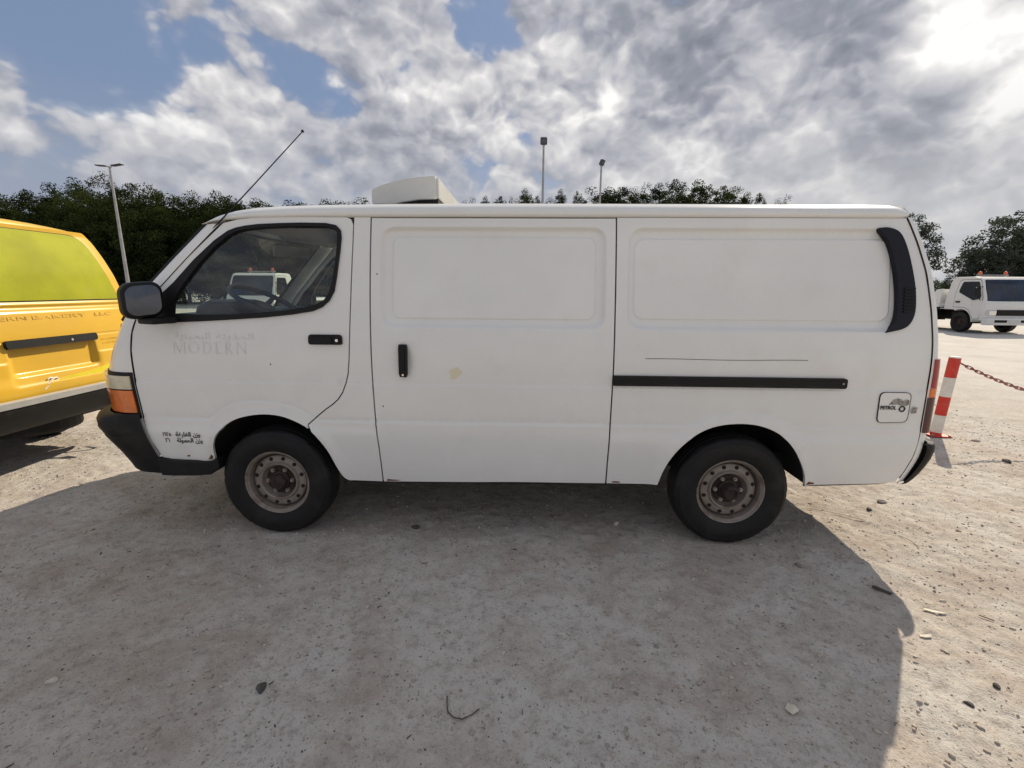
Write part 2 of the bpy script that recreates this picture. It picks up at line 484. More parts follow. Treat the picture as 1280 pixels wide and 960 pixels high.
class B:
    """collects simple shapes into one bmesh"""
    def __init__(s): s.bm = bmesh.new()

    def box(s, c_, size, rot=None, bev=0.0, seg=2):
        mt = Matrix.Translation(c_) @ (rot.to_4x4() if rot is not None else Matrix.Identity(4)) @ Matrix.Diagonal((*size, 1))
        r = bmesh.ops.create_cube(s.bm, size=1, matrix=mt)
        if bev:
            es = list({e for v in r['verts'] for e in v.link_edges})
            bmesh.ops.bevel(s.bm, geom=es, offset=bev, segments=seg, affect='EDGES', profile=.6)
        return s

    def cyl(s, a, b, r0, r1=None, seg=12, caps=True):
        a, b = Vector(a), Vector(b); dd = b - a
        mt = Matrix.Translation((a + b) / 2) @ dd.to_track_quat('Z', 'Y').to_matrix().to_4x4()
        bmesh.ops.create_cone(s.bm, cap_ends=caps, segments=seg, radius1=r0, radius2=r0 if r1 is None else r1, depth=dd.length, matrix=mt)
        return s

    def tube(s, P, r, seg=8, closed=False):
        P = [Vector(q) for q in P]; rings = []
        for i, q in enumerate(P):
            if closed: t = P[(i + 1) % len(P)] - P[i - 1]
            else: t = P[min(i + 1, len(P) - 1)] - P[max(i - 1, 0)]
            t.normalize()
            a = t.cross(Vector((0, 0, 1)) if abs(t.z) < .95 else Vector((1, 0, 0))).normalized(); bb = t.cross(a)
            rr = r[i] if isinstance(r, (list, tuple)) else r
            rings.append([s.bm.verts.new(q + (a * math.cos(k * 2 * PI / seg) + bb * math.sin(k * 2 * PI / seg)) * rr) for k in range(seg)])
        nn = len(rings)
        for i in range(nn if closed else nn - 1):
            A, C_ = rings[i], rings[(i + 1) % nn]
            for k in range(seg): s.bm.faces.new((A[k], A[(k + 1) % seg], C_[(k + 1) % seg], C_[k]))
        if not closed:
            s.bm.faces.new(rings[0][::-1]); s.bm.faces.new(rings[-1])
        return s

    def lathe(s, prof, axis_o=(0, 0, 0), axis='y', seg=48):
        """prof: list of (radius, height along axis)"""
        rings = []
        o = Vector(axis_o)
        for (r, h) in prof:
            ring = []
            for k in range(seg):
                a = 2 * PI * k / seg
                if axis == 'y': q = Vector((r * math.cos(a), h, r * math.sin(a)))
                else: q = Vector((r * math.cos(a), r * math.sin(a), h))
                ring.append(s.bm.verts.new(o + q))
            rings.append(ring)
        for A, C_ in zip(rings[:-1], rings[1:]):
            for k in range(seg): s.bm.faces.new((A[k], A[(k + 1) % seg], C_[(k + 1) % seg], C_[k]))
        return s

    def prism(s, P, y0, y1, axis='y'):
        """extrude polygon P given in (x,z) from y0 to y1 (axis y) or (y,z) along x"""
        def pt(q, h): return (q[0], h, q[1]) if axis == 'y' else (h, q[0], q[1])
        a = [s.bm.verts.new(pt(q, y0)) for q in P]; b = [s.bm.verts.new(pt(q, y1)) for q in P]
        s.bm.faces.new(a); s.bm.faces.new(b[::-1])
        for i in range(len(P)):
            j = (i + 1) % len(P); s.bm.faces.new((a[j], a[i], b[i], b[j]))
        return s

    def build(s, name, m, parent=None, smooth=False, angle=40, bevel=0.0):
        bmesh.ops.recalc_face_normals(s.bm, faces=s.bm.faces)
        me = bpy.data.meshes.new(name); s.bm.to_mesh(me); s.bm.free()
        if smooth:
            me.polygons.foreach_set('use_smooth', np.ones(len(me.polygons), bool))
            try: me.set_sharp_from_angle(angle=R(angle))
            except Exception: pass
        me.materials.append(m)
        o = link(bpy.data.objects.new(name, me), parent)
        if bevel:
            md = o.modifiers.new('bevel', 'BEVEL'); md.width = bevel; md.segments = 2; md.limit_method = 'ANGLE'
        return o


def text_mesh(body, size, to3, m, name, parent, width=None, shear=0.0, bold=0.0):
    """flat lettering: glyph outlines triangulated, then laid on a surface by to3(u, v)"""
    cu = bpy.data.curves.new('lettering_source', 'FONT'); cu.body = body; cu.size = size; cu.resolution_u = 3; cu.shear = shear; cu.offset = bold
    ob = bpy.data.objects.new('lettering_source', cu); col.objects.link(ob)
    dg = bpy.context.evaluated_depsgraph_get(); dg.update()
    me = bpy.data.meshes.new_from_object(ob.evaluated_get(dg))
    bpy.data.objects.remove(ob); bpy.data.curves.remove(cu)
    V = np.zeros(len(me.vertices) * 3); me.vertices.foreach_get('co', V); V = V.reshape(-1, 3)
    x0, x1 = V[:, 0].min(), V[:, 0].max()
    k = (width / (x1 - x0)) if width else 1.0
    P = to3((V[:, 0] - x0) * k, V[:, 1])
    me.vertices.foreach_set('co', P.astype(np.float32).ravel()); me.update()
    me.materials.clear(); me.materials.append(m); me.name = name
    return link(bpy.data.objects.new(name, me), parent)


def sstep(t):
    t = np.clip(t, 0, 1); return t * t * (3 - 2 * t)


# ------------------------------------------------------------------ body surfaces of the van (x to the tail, y away from the near side, z up)
HW = 0.845
XD = np.array([(.20, -1.93), (.36, -1.93), (.465, -1.95), (.56, -1.985), (.67, -2.013), (.78, -2.020), (.90, -2.03), (1.08, -2.03),
               (1.18, -2.016), (1.26, -1.985), (1.377, -1.89), (1.585, -1.69), (1.767, -1.51), (1.84, -1.44)])
NA = np.array([(.20, .38), (.45, .39), (.94, .40), (1.08, .31), (1.19, .235), (1.30, .22), (1.46, .23), (1.79, .22), (1.84, .19)])
XR = np.array([(.20, 2.16), (.40, 2.195), (.55, 2.24), (.667, 2.252), (.90, 2.246), (1.09, 2.242), (1.174, 2.236), (1.342, 2.214), (1.527, 2.181),
               (1.676, 2.134), (1.795, 2.087), (1.84, 2.06)])
TA = np.array([(.20, .09), (.45, .105), (.9, .11), (1.05, .10), (1.2, .09), (1.5, .085), (1.7, .08), (1.84, .07)])


def smooth_interp(z, T):
    zs = np.linspace(T[0, 0], T[-1, 0], 240)
    xs = np.interp(zs, T[:, 0], T[:, 1])
    k = np.hanning(17); k /= k.sum()
    xs2 = np.convolve(np.pad(xs, 8, mode='edge'), k, 'valid')
    return np.interp(z, zs, xs2)


def yside(z):
    z = np.asarray(z, float)
    y = np.where(z < .62, .030 * ((.62 - z) / .27) ** 2, 0.0)
    return y + np.where(z > 1.0, .12 * (np.maximum(z - 1.0, 0) / .8) ** 1.6, 0.0)


ARCH1 = [(-1.639, .454), (-1.630, .540), (-1.597, .614), (-1.534, .674), (-1.456, .713), (-1.340, .735), (-1.227, .729), (-1.131, .695),
         (-1.051, .641), (-.976, .538), (-.930, .428), (-.898, .362), (-.871, .339)]
ARCH2 = [(.886, .352), (.911, .453), (.964, .556), (1.047, .645), (1.149, .703), (1.271, .724), (1.395, .716), (1.506, .672), (1.588, .596),
         (1.644, .511), (1.682, .430), (1.698, .365)]
LOWX = np.array([-3, -1.64, -1.60, -1.55, -1.50, -1.446, -1.39, -1.332, -1.27, -1.22, -1.17, -1.124, -1.08, -1.044, -1.00, 0,
                 .99, 1.041, 1.075, 1.11, 1.16, 1.213, 1.256, 1.30, 1.36, 1.425, 1.48, 1.535, 1.58, 1.63, 3])
LOWZ = np.array([.703, .703, .727, .767, .790, .803, .809, .811, .807, .799, .786, .769, .744, .720, .705, .705,
                 .708, .720, .735, .751, .770, .783, .788, .790, .787, .778, .760, .737, .719, .712, .714])


def lowline(x): return np.interp(x, LOWX, LOWZ)


def sd_rr(x, z, x0, z0, x1, z1, r):
    cx, cz = (x0 + x1) / 2, (z0 + z1) / 2
    qx = np.abs(x - cx) - ((x1 - x0) / 2 - r); qz = np.abs(z - cz) - ((z1 - z0) / 2 - r)
    return np.hypot(np.maximum(qx, 0), np.maximum(qz, 0)) + np.minimum(np.maximum(qx, qz), 0) - r


P1O = (-.648, 1.216, .556, 1.752, .075); P1I = (-.586, 1.264, .503, 1.700, .045)
P2O = (.658, 1.216, 2.075, 1.750, .085); P2I = (.697, 1.270, 2.025, 1.694, .06)


def recess(x, z, O, I):
    so = sd_rr(x, z, *O); si = sd_rr(x, z, *I)
    h = .021 * sstep(-so / .026) + .008 * sstep(-so / .055)      # the pressed frame
    return h - .008 * sstep(-si / .011)                         # the raised inner field


def side_h(x, z):
    """inward depth of the pressings"""
    h = recess(x, z, P1O, P1I) + recess(x, z, P2O, P2I)
    h = h + .0030 * np.exp(-((z - .918) / .0045) ** 2) + .0022 * sstep((z - .905) / .03)
    lw = lowline(x)
    h = h + .0025 * np.exp(-((z - lw) / .0045) ** 2) + .004 * sstep((z - (lw - .02)) / .028)
    h = h - .004 * sstep((.66 - z) / .03) * sstep((z - .5) / .14)
    # flared lips of the wheel arches
    for cx, cz in ((-1.31, .34), (1.295, .34)):
        r = np.hypot(x - cx, (z - cz) * 1.0)
        h = h - .010 * np.exp(-((r - .40) / .035) ** 2) * (z > .3) * sstep((.8 - z) / .1)
    # cupped dish behind the sliding-door handle
    h = h + .014 * sstep(1 - np.hypot((x + .527) / .062, (z - 1.044) / .098))
    # slight oil-canning of old sheet metal
    h = h + .0012 * np.sin(x * 3.1 + 1.0) * np.sin(z * 4.3) + .0008 * np.sin(x * 7.7 + z * 3.0)
    return h


def S_side(x, z):
    x = np.asarray(x, float); z = np.asarray(z, float)
    return np.stack([x, yside(z) + side_h(x, z), z], -1)


def S_plain(x, z):
    x = np.asarray(x, float); z = np.asarray(z, float)
    return np.stack([x, yside(z), z], -1)


def nose_pt(u, z):
    """u 0..2 round the front from the near door seam to the far one"""
    u = np.asarray(u, float); z = np.asarray(z, float)
    ph = np.clip(u, -.2, 2.2) * PI / 2; e = 2 / 2.5
    y0 = yside(z)
    s_, c_ = np.sin(ph), np.cos(ph)
    x = smooth_interp(z, XD) - smooth_interp(z, NA) * np.sign(s_) * np.abs(s_) ** e
    y = HW - (HW - y0) * np.sign(c_) * np.abs(c_) ** e
    return np.stack([x, y, z], -1)


def tail_pt(u, z):
    """u 0..2 round the tail from the far side to the near side"""
    u = np.asarray(u, float); z = np.asarray(z, float)
    ph = u * PI / 2; e = 2 / 3.2
    y0 = yside(z)
    s_, c_ = np.sin(ph), np.cos(ph)
    x = smooth_interp(z, XR) + smooth_interp(z, TA) * np.abs(s_) ** e
    y = HW + (HW - y0) * np.sign(c_) * np.abs(c_) ** e
    return np.stack([x, y, z], -1)


def tail_u(y, z):
    """parameter of the tail at which it passes through y"""
    c_ = (np.asarray(y, float) - HW) / (HW - yside(z))
    a = np.sign(c_) * np.abs(np.clip(c_, -1, 1)) ** (3.2 / 2)
    return np.arccos(a) * 2 / PI


def tail_yz(y, z):
    y = np.asarray(y, float); z = np.asarray(z, float)
    return tail_pt(tail_u(y, z), z)


def patch(name, F, u0, u1, v0, v1, nu, nv, m, parent, off, lip=.02):
    """patch of a surface F(u, v), raised by off(u', v') (u', v' in 0..1), edges turned in"""
    U, Vv = np.meshgrid(np.linspace(u0, u1, nu), np.linspace(v0, v1, nv), indexing='ij')
    u, v = U.ravel(), Vv.ravel()
    P = F(u, v); N = fd_normals(F, u, v)
    uu = (u - u0) / (u1 - u0); vv = (v - v0) / (v1 - v0)
    o_ = off(uu, vv) if callable(off) else np.full(len(u), off)
    top = (P + N * o_[:, None]).reshape(nu, nv, 3); low = (P + N * (o_ - lip)[:, None]).reshape(nu, nv, 3)
    # wrap: add the turned-in edge rows
    Q = np.zeros((nu + 2, nv + 2, 3))
    Q[1:-1, 1:-1] = top
    Q[0, 1:-1] = low[0]; Q[-1, 1:-1] = low[-1]; Q[1:-1, 0] = low[:, 0]; Q[1:-1, -1] = low[:, -1]
    Q[0, 0] = low[0, 0]; Q[0, -1] = low[0, -1]; Q[-1, 0] = low[-1, 0]; Q[-1, -1] = low[-1, -1]
    o = grid_obj(name, Q, m, parent)
    try: o.data.set_sharp_from_angle(angle=R(50))
    except Exception: pass
    return o


def mirror_copy(o, parent, name=None):
    """the same part on the far side of the van"""
    c_ = o.copy(); col.objects.link(c_); c_.parent = parent
    return c_


FRAME = [(-1.925, 1.262), (-1.932, 1.236), (-1.787, 1.236), (-1.53, 1.25), (-1.282, 1.267), (-1.12, 1.285), (-1.006, 1.304), (-.955, 1.325), (-.915, 1.36), (-.888, 1.41),
         (-.874, 1.49), (-.857, 1.62), (-.851, 1.69), (-.856, 1.728), (-.880, 1.752), (-.935, 1.763), (-1.07, 1.765), (-1.191, 1.762), (-1.30, 1.757),
         (-1.375, 1.748), (-1.425, 1.737), (-1.467, 1.721), (-1.54, 1.670), (-1.651, 1.568), (-1.761, 1.450), (-1.829, 1.390)]
GLASS = [(-1.777, 1.285), (-1.772, 1.344), (-1.704, 1.446), (-1.62, 1.55), (-1.54, 1.635), (-1.463, 1.698), (-1.42, 1.718), (-1.375, 1.729), (-1.27, 1.740), (-1.147, 1.746),
         (-1.03, 1.746), (-.93, 1.744), (-.895, 1.735), (-.876, 1.715), (-.872, 1.67), (-.882, 1.56), (-.897, 1.46), (-.915, 1.40), (-.945, 1.36), (-.99, 1.338), (-1.054, 1.322),
         (-1.16, 1.306), (-1.281, 1.294), (-1.43, 1.284), (-1.563, 1.280)]


def shrink(P, k):
    P = np.array(P); c_ = P.mean(0)
    return c_ + (P - c_) * k


def build_wheel(parent, cx, far=False, nuts=6, phase=0.0, hubcap=.052):
    """steel wheel: y grows inwards from the outer face"""
    w = empty('wheel'); w.parent = parent
    r0 = .322
    prof = [(.186, .036), (.192, .026), (.205, .020), (.225, .012), (.250, .008), (.270, .009), (.286, .013), (.2885, .0125), (.292, .016), (.302, .020), (.311, .027), (.317, .036),
            (.320, .046), (.3215, .058), (.3215, .064), (.314, .0665), (.314, .0705), (.322, .073), (.3225, .098), (.314, .1005), (.314, .1045), (.3225, .107), (.322, .130),
            (.314, .1325), (.314, .1365), (.3215, .139), (.320, .155), (.311, .172), (.292, .184), (.255, .192), (.215, .186), (.186, .168)]
    b = B().lathe(prof, seg=96)
    for v in b.bm.verts:                       # shoulder blocks and the flat where the tyre meets the ground
        a = math.atan2(v.co.z, v.co.x); r = math.hypot(v.co.x, v.co.z)
        if .295 < r < .3205 and (v.co.y < .06 or v.co.y > .14):
            k = math.sin(a * 58 * 1.0)
            if int((a + PI) / (2 * PI) * 96) % 2 == 0: r2 = r - .003; v.co.x *= r2 / r; v.co.z *= r2 / r
        if v.co.z < -.3105:
            v.co.z = -.3105 - (abs(v.co.z) - .3105) * .25
    tyre = b.build('tyre', M['tyre'], w, smooth=True, angle=28)
    rp = [(.186, .060), (.188, .034), (.1905, .028), (.188, .0255), (.183, .028), (.179, .036), (.172, .042), (.169, .056), (.1675, .085), (.165, .100), (.160, .104), (.1575, .098), (.156, .078),
          (.153, .0675), (.147, .064), (.128, .0600), (.121, .0600), (.117, .0605), (.113, .0520), (.108, .0465), (.102, .0490), (.098, .060), (.094, .080), (.088, .086), (.06, .084), (.02, .084), (.001, .084)]
    rim = B().lathe(rp, seg=72).build('rim', M['rim'], w, smooth=True, angle=35)
    h = B()
    for k in range(12):
        a = 2 * PI * (k + .5) / 12 + phase
        c_ = Vector((.1375 * math.cos(a), .0622, .1375 * math.sin(a)))
        h.cyl(c_ + Vector((0, -.0022, 0)), c_ + Vector((0, .004, 0)), .0115, seg=14)
    h.build('vent_hole', M['dark'], w)['kind'] = 'stuff'
    hb = B().lathe([(.087, .0815), (.085, .078), (.062, .0775), (.058, .074), (.055, .060), (.046, .058), (.044, .058 - hubcap * .5), (.040, .058 - hubcap * .62), (.026, .058 - hubcap * .66), (.024, .058 - hubcap * .58), (.001, .058 - hubcap * .58)], seg=36)
    hb.build('hub', M['rust'], w, smooth=True, angle=35)
    for k in range(nuts):
        a = 2 * PI * k / nuts + phase
        c_ = Vector((.0715 * math.cos(a), .0, .0715 * math.sin(a)))
        q = B().cyl(c_ + Vector((0, .060, 0)), c_ + Vector((0, .080, 0)), .0125, .0135, seg=6).cyl(c_ + Vector((0, .052, 0)), c_ + Vector((0, .061, 0)), .0065, .0075, seg=8)
        q.build('wheel_nut', M['nut'], w, smooth=True, angle=30)
    w.location = (cx, 1.69 if far else 0.0, .3145)
    w.rotation_euler = (0, phase * .7, 0)
    if far: w.scale = (1, -1, 1)
    return w


def build_van(name, label, paint, loc, near_detail=True, tail_detail=False):
    root = empty(name, loc, 0, label, 'van')
    P = M[paint]
    far = []                                    # parts to repeat on the far side

    def side(nm, outline, **kw):
        o = panel(nm, outline, S_side, P, root, **kw); far.append(o); return o
    zt = 1.796
    a1 = cr_curve(ARCH1, 4); a2 = cr_curve(ARCH2, 4)
    crease = [[(-2.0, .918), (2.2, .918)], [(-2.0, .905), (2.2, .905)], [(-2.0, .926), (2.2, .926)], [(-2.0, .911), (2.2, .911)]]
    for dz_ in (-.02, -.008, 0, .008): crease.append([(x, lowline(x) + dz_) for x in np.linspace(-2.0, 2.2, 160)])

    def rr_lines(O, I):
        L = []
        for k in (0, .007, .015, .023, .036):
            x0, z0, x1, z1, r = O; q = rrect(x0 + k, z0 + k, x1 - k, z1 - k, max(r - k, .01), 8); L.append(q + q[:1])
        for k in (-.002, .004, .012):
            x0, z0, x1, z1, r = I; q = rrect(x0 + k, z0 + k, x1 - k, z1 - k, max(r - k, .01), 8); L.append(q + q[:1])
        return L

    def clip(lines, x0, x1):
        o = []
        for L in lines:
            q = [p_ for p_ in L if x0 < p_[0] < x1]
            if len(L) == 2: q = [(max(L[0][0], x0), L[0][1]), (min(L[1][0], x1), L[1][1])]
            if len(q) > 1: o.append(q)
        return o
    # --- front door (runs down ahead of the wheel), fixed strip behind it, sliding door, rear quarter
    seamr = [(-.793, 1.76), (-.794, 1.70), (-.797, 1.60), (-.806, 1.364), (-.817, 1.16), (-.824, 1.046), (-.834, .97), (-.849, .918), (-.869, .868), (-.897, .827), (-.931, .797), (-.971, .769), (-1.02, .729), (-1.073, .682)]
    i1 = [k for k, q in enumerate(a1) if q[0] < -1.062][-1]
    i2 = [k for k, q in enumerate(a1) if q[0] > -1.056][0]
    door_out = [(-1.50, 1.764), (-1.423, 1.783), (-1.331, 1.793), (-1.148, zt), (-.83, zt), (-.805, zt - .010)] + seamr + [a1[k] for k in range(i1, -1, -1)] + \
               [(-1.66, .452), (-1.873, .454), (-1.945, .468), (-1.982, .562), (-2.007, .666), (-2.015, .783), (-2.024, .888), (-2.024, 1.084), (-2.010, 1.179), (-1.979, 1.262), (-1.884, 1.380), (-1.684, 1.588)]
    door = side('front_door', door_out, holes=[shrink(FRAME, .988)], lines=clip(crease, -2.0, -.9), spacing=.035, edge=.016)
    if near_detail: door['label'] = 'driver door with faded print, black weights text and window'
    strip = [(-.786, zt), (-.700, zt), (-.702, 1.331), (-.702, 1.137), (-.701, .915), (-.695, .689), (-.684, .56), (-.680, .449), (-.681, .335)] + a1[:i2 - 1:-1] + \
            [(q[0] + .007, q[1] - .003) for q in seamr[::-1]]
    side('side_panel', strip, lines=clip(crease, -1.05, -.70), spacing=.03, edge=.014)
    sl = [(-.692, .335), (.5945, .352), (.594, .476), (.598, .71), (.601, .977), (.599, 1.342), (.598, zt - .004), (-.692, zt - .004), (-.694, 1.331), (-.694, 1.137), (-.693, .915), (-.687, .689), (-.676, .56), (-.672, .449), (-.672, .335)]
    sl = [(-.672, .335)] + sl[1:]
    slide = side('sliding_door', sl, lines=clip(crease, -.68, .59) + rr_lines(P1O, P1I), spacing=.045, edge=.02)
    if near_detail: slide['label'] = 'sliding side door with black pull handle and small yellow stain'
    q_out = [(.603, .352), (.886, .352)] + a2[1:] + [(1.698, .366), (2.10, .386), (2.184, .402)] + \
            [(float(smooth_interp(z, XR)) - .004, z) for z in (.45, .55, .667, .80, .93, 1.09, 1.174, 1.26, 1.342, 1.44, 1.527, 1.60, 1.676, 1.74, zt)] + \
            [(.606, zt), (.607, 1.342), (.609, .977), (.606, .71), (.602, .476)]
    quarter = side('rear_quarter_panel', q_out, lines=clip(crease, .61, 2.19) + rr_lines(P2O, P2I), spacing=.045, edge=.02)
    # --- roof
    prof = [(.160, 1.790), (.128, 1.800), (.116, 1.806), (.112, 1.818), (.116, 1.834), (.132, 1.852), (.162, 1.867), (.205, 1.880), (.26, 1.889), (.34, 1.899), (.45, 1.909), (.60, 1.919), (.75, 1.925), (HW, 1.926)]
    prof = prof + [(2 * HW - y, z) for y, z in prof[-2::-1]]
    pr = np.array(prof)
    xs = np.concatenate([np.linspace(-1.60, -1.2, 20), np.linspace(-1.15, 1.9, 40), np.linspace(1.92, 2.095, 24)])
    dx_ = np.array([-1.70, -1.63, -1.60, -1.53, -1.45, -1.352, -1.2, -1.02, -.6, 0, 1.0, 1.5, 1.914, 2.2]); dv = np.array([.125, .115, .094, .062, .040, .024, .015, .009, .003, 0, .002, .004, .006, .010])
    X, Yi = np.meshgrid(xs, np.arange(len(pr)), indexing='ij')
    Y = pr[:, 0][Yi]; Z = pr[:, 1][Yi]
    rel = np.clip((Z - 1.80) / .12, 0, 1)
    Z = Z - np.interp(X, dx_, dv) * (.35 + .65 * np.clip((Z - 1.795) / .06, 0, 1))
    tfr = np.clip((-1.30 - X) / .33, 0, 1); trr = np.clip((X - 1.955) / .14, 0, 1)
    zb_ = 1.798 + .060 * (1 - np.abs((Y - HW) / HW) ** 3) * trr
    Z = np.where(Z > zb_, zb_ + (Z - zb_) * np.sqrt(np.clip(1 - trr ** 6, 0, 1)), Z)
    yc = (Y - HW) / HW
    Y = HW + (Y - HW) * (1 - .035 * tfr ** 2.2 - .045 * trr ** 3)
    X = X - (1 - np.abs(yc) ** 2.2) * .13 * tfr + (1 - np.abs(yc) ** 4) * .035 * trr
    roof = grid_obj('roof', np.stack([X, Y, Z], -1), P, root, flip=True)
    B().tube([(x, .142, 1.7975 - float(np.interp(x, dx_, dv)) * .35) for x in np.linspace(-1.5, 2.12, 40)], .006, 6).build('gutter_seal', M['seal'], root, smooth=True)
    # --- nose, with the windscreen let in
    zs = np.concatenate([np.linspace(.44, 1.18, 50), np.linspace(1.20, 1.84, 50)])
    us = np.linspace(0, 2, 121)
    U, Zg = np.meshgrid(us, zs, indexing='ij')
    Zg = np.minimum(Zg, 1.760 + .070 * sstep((np.minimum(U, 2 - U) - .16) / .5))
    Pn = nose_pt(U.ravel(), Zg.ravel()).reshape(*U.shape, 3)
    uc = (U[:-1, :-1] + U[1:, 1:]) / 2; zc = (Zg[:-1, :-1] + Zg[1:, 1:]) / 2
    keep = ~((np.abs(uc - 1) < .72) & (zc > 1.245) & (zc < 1.765))
    nose = grid_obj('nose_panel', Pn, P, root, keep=keep, flip=False)
    patch('windscreen', nose_pt, .27, 1.73, 1.235, 1.775, 50, 24, M['wglass'], root, -.004, .004)
    B().tube([tuple(q) for q in nose_pt(np.array([.27] * 12 + list(np.linspace(.27, 1.73, 40)) + [1.73] * 12), np.array(list(np.linspace(1.24, 1.765, 12)) + [1.768] * 40 + list(np.linspace(1.765, 1.24, 12))))], .012, 6).build('windscreen_seal', M['seal'], root, smooth=True)
    # --- headlights
    for sgn in (0, 1):
        f_ = (lambda u, z: nose_pt(u, z)) if sgn == 0 else (lambda u, z: nose_pt(2 - u, z))
        def NP(u, z, s_=sgn): return nose_pt(u if s_ == 0 else 2 - u, z)
        hl = empty('headlight'); hl.parent = root
        zr_ = (lambda a: a)
        lip = .025 if sgn else -.025
        o1 = (lambda uu, vv: np.full(len(uu), -.005)) if sgn == 0 else (lambda uu, vv: np.full(len(uu), .005))
        o2 = (lambda uu, vv: -.012 - .008 * np.sin(np.clip(uu, 0, 1) * PI) ** .6) if sgn == 0 else (lambda uu, vv: .012 + .008 * np.sin(np.clip(uu, 0, 1) * PI) ** .6)
        patch('headlight_surround', NP, .0012, .66, .70, .962, 40, 10, M['black'], hl, o1, lip)
        patch('headlight_lens', NP, .012, .60, .868, .942, 36, 6, M['clear'], hl, o2, lip)
        patch('turn_indicator', NP, .012, .60, .735, .860, 36, 8, M['amber'], hl, o2, lip)
    # --- front bumper
    zb = np.array([.362, .364, .370, .385, .42, .50, .56, .598, .604, .610, .650, .655, .661, .690, .712, .726, .728])
    ob = np.array([-.05, .000, .024, .034, .038, .052, .068, .080, .075, .080, .092, .087, .089, .088, .076, .048, .02])

    def bumper_pt(u, z):
        return nose_pt(u, np.asarray(z, float))
    Ub, Zb = np.meshgrid(np.concatenate([np.linspace(.0, .3, 22), np.linspace(.32, 1.68, 40), np.linspace(1.7, 2.0, 22)]), np.concatenate([zb]), indexing='ij')
    pb = nose_pt(Ub.ravel(), Zb.ravel()); nb = fd_normals(nose_pt, np.clip(Ub.ravel(), .02, 1.98), Zb.ravel())
    nb[:, 2] = 0; nb /= np.linalg.norm(nb, axis=1, keepdims=True)
    fade = sstep(np.minimum(Ub, 2 - Ub) / .22).ravel()
    offb = np.interp(Zb.ravel(), zb, ob) * (.12 + .88 * fade) + .010
    if (nb[:, 0] > 0).mean() > .5: nb = -nb
    bp = (pb + nb * offb[:, None]).reshape(*Ub.shape, 3)
    fb = grid_obj('front_bumper', bp, M['black'], root)
    try: fb.data.set_sharp_from_angle(angle=R(40))
    except Exception: pass
    # black entry step under each front door
    for sgn in (0, 1):
        b = B()
        st = [(-1.962, .470), (-1.90, .458), (-1.78, .452), (-1.655, .452), (-1.625, .470), (-1.607, .470), (-1.605, .41), (-1.63, .395), (-1.66, .372), (-1.76, .362), (-1.88, .360), (-1.95, .362)]
        b.prism(st, -.012, .16)
        s_ = b.build('entry_step', M['black'], root, bevel=.008)
        if sgn: s_.scale = (1, -1, 1); s_.location.y = 1.69
    # --- tail: tailgate skin, seam and fittings
    zs = np.concatenate([np.linspace(.40, 1.875, 194)])
    us = np.concatenate([np.linspace(0, .12, 14), np.linspace(.13, 1.87, 150), np.linspace(1.88, 2, 14)])
    U, Zg = np.meshgrid(us, zs, indexing='ij')
    Zg = np.minimum(Zg, 1.800 + .075 * sstep((np.minimum(U, 2 - U) - .06) / .35))
    Pt = tail_pt(U.ravel(), Zg.ravel())
    if tail_detail:
        y_, z_ = Pt[:, 1] - HW, Pt[:, 2]
        hx = -.035 * sstep(-sd_rr(y_, z_, -.335, .775, .335, 1.02, .04) / .03)                 # number-plate recess
        hx += .010 * np.exp(-((z_ - 1.292) / .012) ** 2) - .006 * np.exp(-((z_ - 1.27) / .007) ** 2)
        hx += .006 * sstep((1.242 - z_) / .012)
        hx -= .006 * np.exp(-((z_ - 1.035) / .005) ** 2) * (np.abs(y_) > .33)
        hx += .008 * sstep((.90 - z_) / .02) * (1 - sstep(-sd_rr(y_, z_, -.36, .70, .36, 1.05, .04) / .03))
        hx += .012 * sstep((.80 - z_) / .10)
        Pt[:, 0] += hx
    grid_obj('tailgate', Pt.reshape(*U.shape, 3), P, root, flip=False)
    for sgn in (0, 1):
        def TP(u, z, s_=sgn): return tail_pt(2 - u if s_ == 0 else u, z)
        o_ = (lambda uu, vv: .005 + .006 * np.sin(np.clip(uu, 0, 1) * PI) ** .5) if sgn == 0 else (lambda uu, vv: -.005 - .006 * np.sin(np.clip(uu, 0, 1) * PI) ** .5)
        lp = .02 if sgn == 0 else -.02
        tl = empty('tail_light'); tl.parent = root
        patch('red_lens', TP, .02, .34, .935, 1.085, 24, 8, M['red'], tl, o_, lp)
        patch('amber_lens', TP, .016, .34, .885, .932, 24, 5, M['amber'], tl, o_, lp)
        patch('brake_lens', TP, .004, .34, .690, .882, 24, 8, M['maroon'], tl, o_, lp)
    # rear bumper
    zb = np.array([.392, .394, .40, .42, .45, .49, .54, .585, .61, .625, .632]); obr = np.array([.0, .025, .04, .06, .075, .088, .096, .098, .090, .07, .015])
    Ub, Zb = np.meshgrid(np.concatenate([np.linspace(0, .3, 20), np.linspace(.33, 1.67, 40), np.linspace(1.7, 2, 20)]), zb, indexing='ij')
    pb = tail_pt(Ub.ravel(), np.maximum(Zb.ravel(), .4)); pb[:, 2] = Zb.ravel()
    c_ = np.cos(Ub.ravel() * PI / 2); sx = np.sin(Ub.ravel() * PI / 2)
    fd_ = sstep(np.minimum(Ub, 2 - Ub).ravel() / .55)
    o_ = np.interp(Zb.ravel(), zb, obr)
    pb[:, 0] += o_ * (.48 + .52 * fd_)
    pb[:, 1] += np.sign(c_) * (np.abs(c_) ** 2) * .012
    rb = grid_obj('rear_bumper', pb.reshape(*Ub.shape, 3), M['black'], root)
    try: rb.data.set_sharp_from_angle(angle=R(40))
    except Exception: pass
